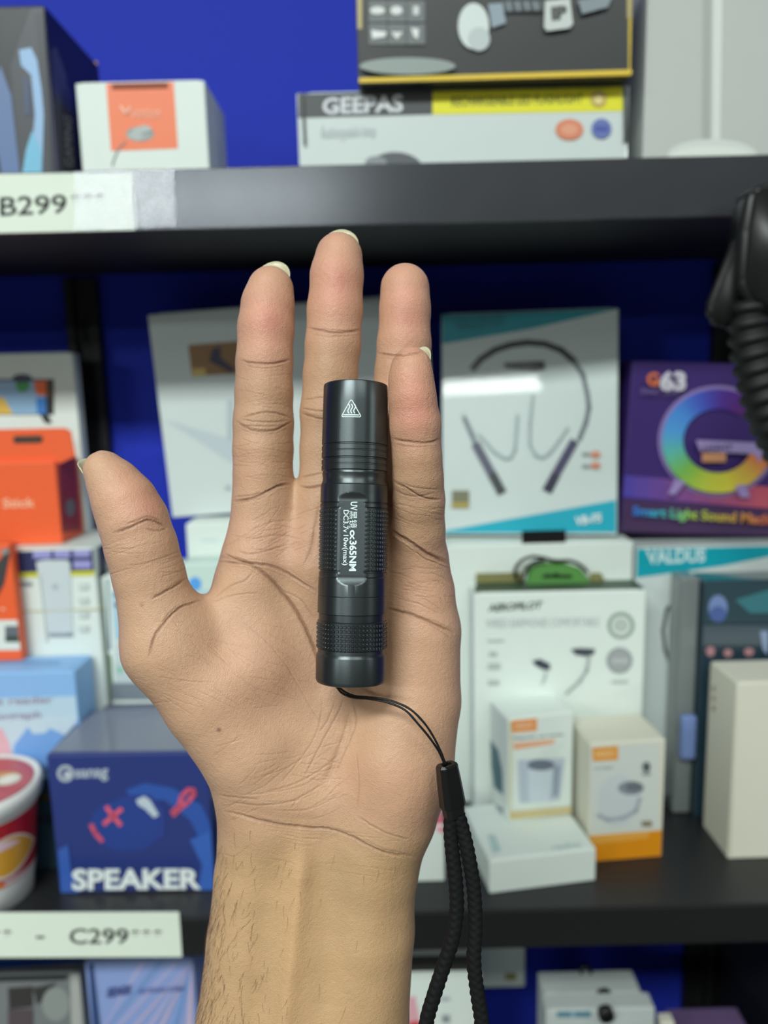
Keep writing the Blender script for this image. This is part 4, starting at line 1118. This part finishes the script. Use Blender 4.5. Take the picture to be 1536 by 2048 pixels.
sm.ink('holder_picture', [((188, 200, 212), [(1036, 1520), (1130, 1516), (1120, 1600), (1040, 1606)]), ((206, 218, 226), [(1056, 1540), (1106, 1536), (1098, 1602), (1058, 1606)]), ((112, 122, 136), ell(1082, 1530, 27, 11)), ((150, 160, 176), [(1108, 1532), (1120, 1530), (1116, 1590), (1106, 1594)])])
sm.ink('gold_edge', [((206, 190, 140), [(1018, 1624), (1146, 1612), (1146, 1630), (1017, 1641)]), ((214, 210, 160), [(1018, 1440), (1023, 1440), (1022, 1628), (1018, 1630)])])
sm.ink('leaf_print', [((84, 120, 128), [(978, 1476), (996, 1500), (1004, 1540), (1006, 1590), (988, 1574), (982, 1530)]), ((130, 150, 150), ell(990, 1622, 16, 12))], 'left')
wb = Carton('white_carton', 'small white carton with pink corner just right of the wrist on lower shelf', WH, LOW_Z, 800, 889, 1652, .60, ym=1720, depth=.05)
wb.ink('pink_corner', [((236, 120, 140), [(868, 1650), (890, 1650), (890, 1640), (868, 1640)]), ((240, 150, 164), [(870, 1652), (888, 1652), (888, 1668), (878, 1664)])])
wb.ink('pink_top', [((232, 110, 130), [(866, 1650), (890, 1650), (886, 1624), (862, 1626)])], 'top')

# ---- lower shelf, left half
tp = Carton('extender_carton', 'white network extender carton with navy top band held by a rubber band', WH, LOW_Z, 22, 196, 1099, .70, ym=1200, depth=.10)
tp.ink('navy_band', [((48, 54, 96), [(20, 1098), (192, 1096), (194, 1142), (22, 1146)]), ((206, 208, 56), [(22, 1146), (194, 1141), (194, 1151), (22, 1156)])])
tp.ink('purple_labels', [((160, 158, 216), rect(66, 1102, 102, 1117)), ((160, 158, 216), rect(108, 1101, 140, 1116)), ((160, 158, 216), rect(147, 1099, 180, 1114)), ((160, 158, 216), rect(147, 1121, 182, 1137))])
tp.ink('extender_picture', [((206, 216, 220), [(72, 1124), (88, 1120), (134, 1120), (140, 1126), (146, 1264), (96, 1270)]), ((150, 160, 166), rect(98, 1266, 146, 1274)), ((176, 188, 196), ell(110, 1174, 6, 6)), ((180, 190, 190), stroke([(80, 1150), (94, 1284)], 3))])
tp.text('RE305', (40, 1164, 64, 1172), (120, 130, 130), bold=.04)
tp.ink('icon_grid', [((206, 214, 210), rect(158, 1166 + i * 28, 176, 1180 + i * 28)) for i in range(4)])
bm = bmesh.new(); q0 = tp.local(100, 1221)
tube_bm(bm, [(-tp.w / 2 - .0012, -.0012, q0.z), (tp.w / 2 + .0012, -.0012, q0.z + .0005), (tp.w / 2 + .0012, tp.d + .0012, q0.z), (-tp.w / 2 - .0012, tp.d + .0012, q0.z)], .0008, seg=6, closed=True)
from_bm('rubber_band', bm, mat('rubber_band', (206, 198, 156), rough=.6), tp.root)
tp.ink('dark_side', [((52, 56, 74), [(196, 1090), (214, 1084), (214, 1150), (198, 1156)])], 'right')
orb = Carton('tv_stick_carton', 'orange streaming stick carton with hang slot standing on the extender carton', ORANGE, tp.top + .001, -60, 117, 925, .722, ym=1000, depth=.055)
orb.text('TV Stick', [(-44, 998), (70, 996), (70, 1014), (-44, 1018)], (250, 196, 160), bold=.02)
orb.ink('side_panel', [((160, 58, 40), [(118, 926), (150, 912), (162, 1060), (122, 1066)])], 'right')
orb.ink('side_window', [((132, 124, 116), ell(141, 1015, 10, 18, 20))], 'right')
Yo = orb.P0.y + .006
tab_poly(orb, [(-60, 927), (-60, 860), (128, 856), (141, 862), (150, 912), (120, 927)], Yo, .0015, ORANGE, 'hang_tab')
tab_poly(orb, [(26, 877), (30, 872), (82, 871), (86, 876), (84, 884), (80, 886), (30, 887), (27, 884)], Yo - .0004, .0003, mat('slot_shade', (66, 58, 50), rough=.8), 'hang_slot')  # dark sheet stands in for shade in the hang slot
ph = Carton('phone_carton', 'white carton picturing a colourful phone behind the orange stick carton', WH, tp.top + .001, -120, 158, 708, .782, ym=850, depth=.017)
ph.ink('phone_picture', [((44, 46, 50), rect(-110, 758, 108, 830)), ((150, 192, 226), rect(-110, 762, 92, 828)), ((236, 196, 90), [(-20, 790), (8, 796), (26, 828), (-20, 828)]), ((70, 168, 92), ell(45, 770, 14, 14)), ((56, 60, 84), ell(44, 757, 20, 9)), ((238, 112, 56), [(66, 764), (92, 760), (92, 792), (74, 790)]), ((60, 130, 206), [(72, 796), (92, 794), (92, 828), (74, 828)]), ((84, 66, 48), rect(93, 760, 106, 796)), ((40, 40, 44), [(80, 830), (96, 830), (104, 846), (90, 846)])])
bp_ = Carton('white_blue_carton', 'white carton with pale blue panel and green edge standing behind the thumb', WH, LOW_Z, 212, 352, 1152, .705, ym=1260, depth=.07)
bp_.ink('printed_panel', [((60, 110, 130), [(212, 1152), (216, 1152), (222, 1300), (218, 1300)]), ((60, 120, 50), [(216, 1310), (222, 1310), (226, 1376), (219, 1376)]), ((170, 208, 226), [(224, 1182), (262, 1182), (262, 1280), (230, 1280)]), ((90, 140, 170), rect(226, 1184, 236, 1194)), ((90, 110, 130), rect(228, 1206, 240, 1214)), ((200, 214, 216), rect(230, 1284, 300, 1376)), ((150, 206, 180), ell(240, 1340, 8, 6))])
bp_.ink('grey_base', [((126, 136, 146), rect(212, 1366, 352, 1400))])
p1 = Carton('white_carton', 'white carton seen upper right in the gap between thumb and index finger', WH, LOW_Z, 374, 540, 1046, .74, ym=1090, depth=.04)
p1.ink('pale_print', [((206, 222, 230), rect(402, 1078, 436, 1084)), ((174, 206, 234), rect(396, 1124, 424, 1132))])
p2 = Carton('white_carton', 'white carton with blue dot seen low in the gap between thumb and index', mat('pale_green_carton', (206, 228, 220), rough=.5), LOW_Z, 366, 500, 1126, .705, ym=1160, depth=.03)
p2.ink('blue_dot', [((92, 168, 240), ell(390, 1168, 13, 14)), ((186, 214, 226), rect(398, 1180, 420, 1196))])
wl = Carton('white_carton', 'large white carton with grey picture behind the fingers, top in shadow', WHG, p1.top + .001, 320, 868, 606, .772, ym=840, depth=.03, spin=3.0, gloss=.15)
wl.ink('printed_picture', [((150, 112, 72), [(376, 690), (480, 682), (480, 748), (384, 752)]), ((214, 186, 110), [(384, 738), (410, 736), (412, 752), (386, 754)]), ((60, 58, 80), [(424, 698), (440, 692), (442, 716), (470, 738), (462, 746), (418, 722)])])
wl.ink('pale_print', [((196, 208, 214), [(330, 840), (470, 880), (470, 930), (380, 870)]), ((186, 198, 204), rect(454, 800, 466, 880)), ((170, 182, 190), rect(450, 972, 462, 980))])

sky = Carton('sky_blue_carton', 'sky blue photograph carton with printed trees left of the thumb', SKY, LOW_Z, -120, 156, 1346, .655, ym=1420, depth=.042)
sky.ink('printed_scene', [((186, 214, 232), [(-120, 1400), (158, 1392), (160, 1440), (-120, 1470)]), ((196, 218, 232), [(-120, 1440), (160, 1430), (130, 1520), (-120, 1530)]), ((120, 168, 230), [(28, 1490), (44, 1470), (56, 1454), (66, 1468), (90, 1466), (100, 1456), (130, 1470), (150, 1540), (20, 1560)]), ((226, 178, 190), [(-60, 1470), (4, 1456), (18, 1486), (28, 1520), (-60, 1540)])])
sky.text('image reader', [(-70, 1398), (106, 1392), (106, 1410), (-70, 1416)], (160, 150, 172), bold=.02)
sky.text('photograph', [(-60, 1428), (82, 1422), (82, 1440), (-60, 1446)], (160, 150, 172), bold=.02)
sky.ink('lid_print_or_sheen', [((116, 162, 212), rect(-100, 1322, 120, 1328))], 'top')
ob2 = Carton('tv_stick_carton', 'orange carton picturing a black remote at the far left edge of photo', ORANGE, sky.top + .001, -150, 30, 1090, .684, ym=1180, depth=.012)
ob2.ink('white_base', [((226, 230, 224), [(-150, 1243), (36, 1240), (42, 1300), (-150, 1302)]), ((104, 110, 116), rect(10, 1252, 38, 1284)), ((60, 76, 66), rect(12, 1272, 38, 1284))])
ob2.ink('remote_picture', [((68, 66, 68), [(26, 1092), (30, 1108), (8, 1168), (-30, 1240), (-30, 1160)]), ((150, 146, 140), [(0, 1100), (14, 1096), (20, 1104), (4, 1112)])])
ob2.text('-', (2, 1216, 10, 1220), (250, 200, 170))
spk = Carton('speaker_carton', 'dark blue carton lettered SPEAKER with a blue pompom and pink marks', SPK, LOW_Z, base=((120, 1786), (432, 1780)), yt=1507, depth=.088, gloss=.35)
ring_q = ring_quads(131, 1547, 17, 17, 7, 7, 24)
spk.ink('logo', [((176, 186, 196), ring_q), ((206, 212, 218), ell(134, 1549, 6, 6))])
spk.text('sanag', [(150, 1540), (216, 1537), (216, 1562), (150, 1563)], (176, 186, 200), bold=.03)
spk.ink('printed_scene', [((44, 84, 168), [(252, 1580), (290, 1566), (346, 1576), (404, 1610), (436, 1650), (432, 1700), (400, 1680), (380, 1640), (330, 1600), (262, 1600)]), ((40, 60, 140), [(180, 1650), (210, 1610), (250, 1590), (300, 1590), (330, 1620), (330, 1670), (290, 1700), (230, 1702)]), ((34, 62, 140), ell(250, 1650, 70, 52, 30)),
        ((52, 92, 176), [(116, 1700), (136, 1690), (142, 1740), (160, 1786), (122, 1786)]), ((52, 98, 184), [(380, 1680), (432, 1660), (432, 1782), (396, 1782), (404, 1730)])])
spk.ink('pink_marks', [((222, 92, 116), stroke([(213, 1614), (224, 1630), (241, 1650)], 9) + stroke([(243, 1618), (226, 1632), (208, 1648)], 9)), ((206, 84, 110), stroke([(182, 1650), (190, 1666), (204, 1682)], 9)),
        ((216, 90, 116), stroke([(346, 1630), (360, 1616), (376, 1604), (388, 1588), (386, 1580), (376, 1580), (364, 1592), (358, 1612), (344, 1626)], 9)), ((190, 204, 216), [(272, 1600), (288, 1592), (300, 1600), (318, 1630), (308, 1636), (290, 1618), (276, 1610)])])
spk.text('SPEAKER', [(144, 1738), (401, 1737), (402, 1779), (144, 1781)], (232, 240, 240), bold=.035)
spk.ink('lid_print_or_sheen', [((122, 128, 146), [(100, 1504), (440, 1500), (420, 1404), (200, 1408)]), ((106, 112, 130), stroke([(222, 1410), (224, 1500)], 4))], 'top')  # grey sheet paints the lid's glossy reflection; the stroke marks its seam
sup = Carton('grey_carton', 'low grey carton with pink stripe behind the SPEAKER carton', mat('slate_carton', (96, 102, 120), rough=.5), LOW_Z, 206, 330, 1394, .692, ym=1440, depth=.011, height=spk.h * .985)
dt = Carton('dark_teal_carton', 'low dark teal carton between the red cup and the SPEAKER carton', mat('dark_teal_card', (36, 62, 76), rough=.5), LOW_Z, 20, 112, 1560, .63, ym=1620, depth=.02)
dt.ink('olive_stripe', [((70, 70, 34), rect(60, 1588, 112, 1602)), ((40, 44, 62), rect(60, 1630, 112, 1646))])

# noodle cup
def lathe_rows(prof, n=64):
    bm = bmesh.new(); rings = []
    for r, z in prof:
        rings.append([bm.verts.new((r * math.cos(2 * math.pi * i / n), r * math.sin(2 * math.pi * i / n), z)) for i in range(n)])
    for A, B in zip(rings[:-1], rings[1:]):
        for i in range(n): bm.faces.new((A[i], A[(i + 1) % n], B[(i + 1) % n], B[i]))
    return bm, rings
cy = 0.600
cx = P(-48, 1600, cy).x
cup = empty('noodle_cup', (cx, cy, LOW_Z), None, 'round red and white instant food cup at the left end of lower shelf', 'cup')
HC = .098
bm, r_ = lathe_rows([(.036, 0), (.0372, .0005), (.0385, .014), (.0392, .016), (.0400, .022), (.0475, HC - .016), (.0485, HC - .013), (.0515, HC - .011), (.0522, HC - .004), (.0525, HC), (.0512, HC + .0012), (.0495, HC + .0004)])
bm.faces.new(r_[0][::-1]); bm.faces.new(r_[-1])
from_bm('cup_body', bm, mat('white_foam_cup', (226, 228, 226), rough=.5), cup, True)
def wrap(nm, items):
    """prints wrapped round the cup wall: colour, polygon of (angle in degrees, height)"""
    bm = bmesh.new(); cl = bm.loops.layers.float_color.new('ink')
    for li, (colr, a0, a1, f0, f1) in enumerate(items):
        n = 40
        for i in range(n):
            u0, u1 = i / n, (i + 1) / n
            q = []
            for u, f in ((u0, f0), (u1, f0), (u1, f1), (u0, f1)):
                z = f(u); ang = math.radians(a0 + (a1 - a0) * u)
                r = .0400 + (.0475 - .0400) * (z - .022) / (HC - .038) + .00015 * (li + 1) + .0001
                q.append(bm.verts.new((r * math.cos(ang), r * math.sin(ang), z)))
            f_ = bm.faces.new(q)
            for l in f_.loops: l[cl] = (*lin(colr), 1)
    me_ = bpy.data.meshes.new(nm); bm.to_mesh(me_); bm.free()
    return obj(nm, me_, ink_mat(.3), cup, True)
cst = lambda v: (lambda u: v)
wrap('printed_sleeve', [((176, 22, 40), -180, 180, cst(.023), cst(HC - .017)), ((224, 214, 210), -80, 6, lambda u: .046 - .016 * math.sin(math.pi * u), lambda u: .046 + .022 * math.sin(math.pi * u)),
      ((220, 160, 52), -76, 2, lambda u: .047 - .014 * math.sin(math.pi * u), lambda u: .047 + .019 * math.sin(math.pi * u)), ((232, 200, 216), -66, -22, lambda u: .058 - .0005, lambda u: .058 + .007 * math.sin(math.pi * u)), ((226, 206, 212), -60, 20, cst(.0245), cst(.028)), ((226, 120, 50), -64, -38, cst(.024), lambda u: .024 + .006 * math.sin(math.pi * u))])
bm = bmesh.new(); cl = bm.loops.layers.float_color.new('ink')
for li, (colr, x, y, rx, ry) in enumerate((((190, 64, 74), 0, 0, .0455, .0455), ((206, 150, 70), .018, .012, .014, .008), ((226, 222, 206), .026, .006, .0095, .0095), ((228, 222, 206), .010, -.018, .010, .010), ((238, 234, 222), .026, .006, .006, .006))):
    f = bm.faces.new([bm.verts.new((x + rx * math.cos(t * math.pi / 20), y + ry * math.sin(t * math.pi / 20), HC + .0014 + .00015 * li)) for t in range(40)])
    for l in f.loops: l[cl] = (*lin(colr), 1)
me_ = bpy.data.meshes.new('lid_print_or_sheen'); bm.to_mesh(me_); bm.free()
obj('lid_print_or_sheen', me_, ink_mat(.6), cup)
bm, r_ = lathe_rows([(.0515, HC + .0012), (.0510, HC + .0026), (.0485, HC + .0026), (.0470, HC + .0013)])
from_bm('lid_rim', bm, mat('white_foam_cup', (226, 228, 226), rough=.5), cup, True)

# ---- bottom shelf
b1 = Carton('camera_carton', 'grey carton with camera picture and blue lid at bottom left', mat('grey_picture_carton', (120, 124, 126), rough=.4, coat=.4), BOT_Z, -160, 168, 1950, .64, ym=2020, depth=.12, gloss=.5)
b1.ink('blue_lid', [((30, 78, 164), [(-160, 1948), (165, 1924), (168, 1900), (-160, 1900)])], 'top')
b1.ink('printed_picture', [((36, 40, 46), [(-160, 1952), (140, 1946), (130, 1960), (-160, 1968)]), ((52, 48, 48), [(16, 1976), (66, 1972), (66, 2014), (18, 2018)]), ((50, 52, 50), [(66, 1976), (112, 1966), (100, 1990), (74, 2010)]), ((146, 152, 148), ell(112, 2008, 28, 34)), ((176, 178, 172), [(140, 1950), (166, 1948), (168, 2090), (144, 2090)]), ((84, 72, 76), rect(16, 2018, 66, 2080))])
b2 = Carton('marbled_carton', 'pale blue and pink marbled carton at the bottom left beside the wrist', mat('marbled_carton', (140, 160, 214), rough=.4, coat=.3), BOT_Z, 176, 392, 1922, .61, ym=2000, depth=.09, gloss=.3)
st = []
rr_ = random.Random(4)
for i in range(11):
    x0 = 130 + i * 34; w_ = rr_.uniform(8, 20)
    st.append((rr_.choice([(172, 172, 214), (112, 156, 212), (196, 178, 206), (120, 150, 205)]), [(x0, 2090), (x0 + w_, 2090), (x0 + w_ + 150, 1924), (x0 + 150, 1924)]))
st = [(c_, [(min(max(x, 186), 391), y) for x, y in p_]) for c_, p_ in st]
b2.ink('marbled_print', st + [((44, 70, 120), [(176, 1922), (184, 1922), (204, 2090), (188, 2090)])])
b2.text('EDGE', [(216, 1976), (262, 1970), (260, 1988), (214, 1996)], (70, 84, 140), bold=.06)
b2.text('ACTION CAM', [(274, 1978), (366, 1972), (366, 1982), (274, 1988)], (96, 112, 172), bold=.03)
b3 = Carton('white_pink_carton', 'white carton with pink print behind the strap at the bottom', WH, BOT_Z, 780, 962, 1946, .66, ym=2000, depth=.10)
b3.ink('pink_print', [((226, 170, 180), [(790, 2010), (830, 1990), (850, 2090), (790, 2090)]), ((212, 60, 80), ell(830, 2066, 22, 24)), ((150, 154, 160), rect(884, 2030, 900, 2046)), ((176, 180, 190), rect(880, 1994, 900, 2002))])
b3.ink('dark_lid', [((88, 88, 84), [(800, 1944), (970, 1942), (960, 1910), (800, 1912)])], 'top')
b4 = Carton('white_gold_carton', 'white carton with gold mark hanging right of the strap under lower shelf', WH, P(1000, 1975, .79).z, 955, 1050, 1885, .79, ym=1950, depth=.0445)
b4.ink('gold_mark', [((150, 146, 80), rect(1010, 1946, 1032, 1960))])
labs = ['front one of two pale grey reel cartons in a stepped row at bottom right', 'rear one of two pale grey reel cartons in a stepped row at bottom right']
ys = [(1092, 1310, 2019, .655, .020), (1087, 1282, 1986, .690, .030)]
for (x0, x1, yt_, Y_, d_), lab in zip(ys, labs):
    q = Carton('reel_carton', lab, mat('light_grey_carton', (196, 204, 202), rough=.5), BOT_Z, x0, x1, yt_, Y_, ym=yt_ + 10, depth=d_, group='stepped reel cartons')
    q.ink('teal_label', [((92, 140, 156), rect(x0 + 22, yt_ + 3, x0 + 90, yt_ + 16)), ((140, 180, 194), rect(x0 + 50, yt_ + 3, x0 + 58, yt_ + 16))])
    bm, r_ = lathe_rows([(.004, -.0035), (.0075, -.0035), (.0075, 0), (.0075, .0035), (.004, .0035), (.004, -.0035)], 28)
    for v in bm.verts: v.co = Vector((v.co.x, v.co.z, v.co.y))
    pp = q.local(x0 + 118 + (1306 - x1) * .1, yt_ + 3); 
    for v in bm.verts: v.co += Vector((pp.x, -.0038, q.h - .0015))
    from_bm('hook_ring', bm, BLK, q.root, True)
bm, r_ = lathe_rows([(.004, -.003), (.0065, -.003), (.0065, 0), (.0065, .003), (.004, .003), (.004, -.003)], 24)
for v in bm.verts: v.co = Vector((v.co.x, v.co.z + q.d * .9, v.co.y + q.h + .003))
from_bm('hook_ring', bm, BLK, q.root, True)
b5 = Carton('purple_carton', 'dull purple carton low at the bottom right beside the upright post', mat('dull_purple_carton', (104, 84, 124), rough=.5), BOT_Z, 1352, 1500, 2064, .668, ym=2064, depth=.030)
b6 = Carton('cream_small_carton', 'cream carton top just showing between reel cartons and the purple carton', CREAM, BOT_Z, 1322, 1350, 2046, .655, ym=2046, depth=.012)

# ---- black gadget with a ribbed arm hanging at the right
GY = .545
gad = empty('ribbed_gadget', P(1500, 500, GY), None, 'black plastic gadget with a ribbed flexible arm hanging before the shelf at right', 'gadget')
gi = gad.matrix_world.inverted()
gm = mat('black_gadget_plastic', (24, 26, 26), rough=.42, var=.06); gm2 = mat('black_gadget_rubber', (15, 16, 15), rough=.6, var=.1)
def slab(nm, px_, y0, th, m, bev=.002):
    bm = bmesh.new()
    f = [bm.verts.new(gi @ P(x, y, y0)) for x, y in px_]; k = [bm.verts.new(v.co + Vector((0, th, 0))) for v in f]
    n_ = len(f); bm.faces.new(f); bm.faces.new(k[::-1])
    for i in range(n_): bm.faces.new((f[i], k[i], k[(i + 1) % n_], f[(i + 1) % n_]))
    bmesh.ops.recalc_face_normals(bm, faces=bm.faces[:])
    bmesh.ops.bevel(bm, geom=bm.edges[:], offset=bev, segments=3, affect='EDGES')
    return from_bm(nm, bm, m, gad, True)
slab('head', [(1502, 388), (1512, 372), (1536, 362), (1620, 356), (1640, 620), (1560, 640), (1500, 600), (1484, 560), (1492, 460)], GY, .03, gm, .004)
slab('flap', [(1478, 470), (1494, 470), (1484, 650), (1448, 656), (1424, 640), (1420, 610), (1440, 560)], GY + .012, .012, gm2, .003)
bm = bmesh.new()
path = spline([gi @ P(x, y, GY + .016) for x, y in [(1496, 600), (1500, 660), (1516, 740), (1546, 830), (1590, 910)]], 90)
tube_bm(bm, path, lambda i, a, s: .0105 + .0040 * abs(math.sin(math.pi * s / .0105)) + s * .05, seg=28)
from_bm('ribbed_arm', bm, gm2, gad, True)
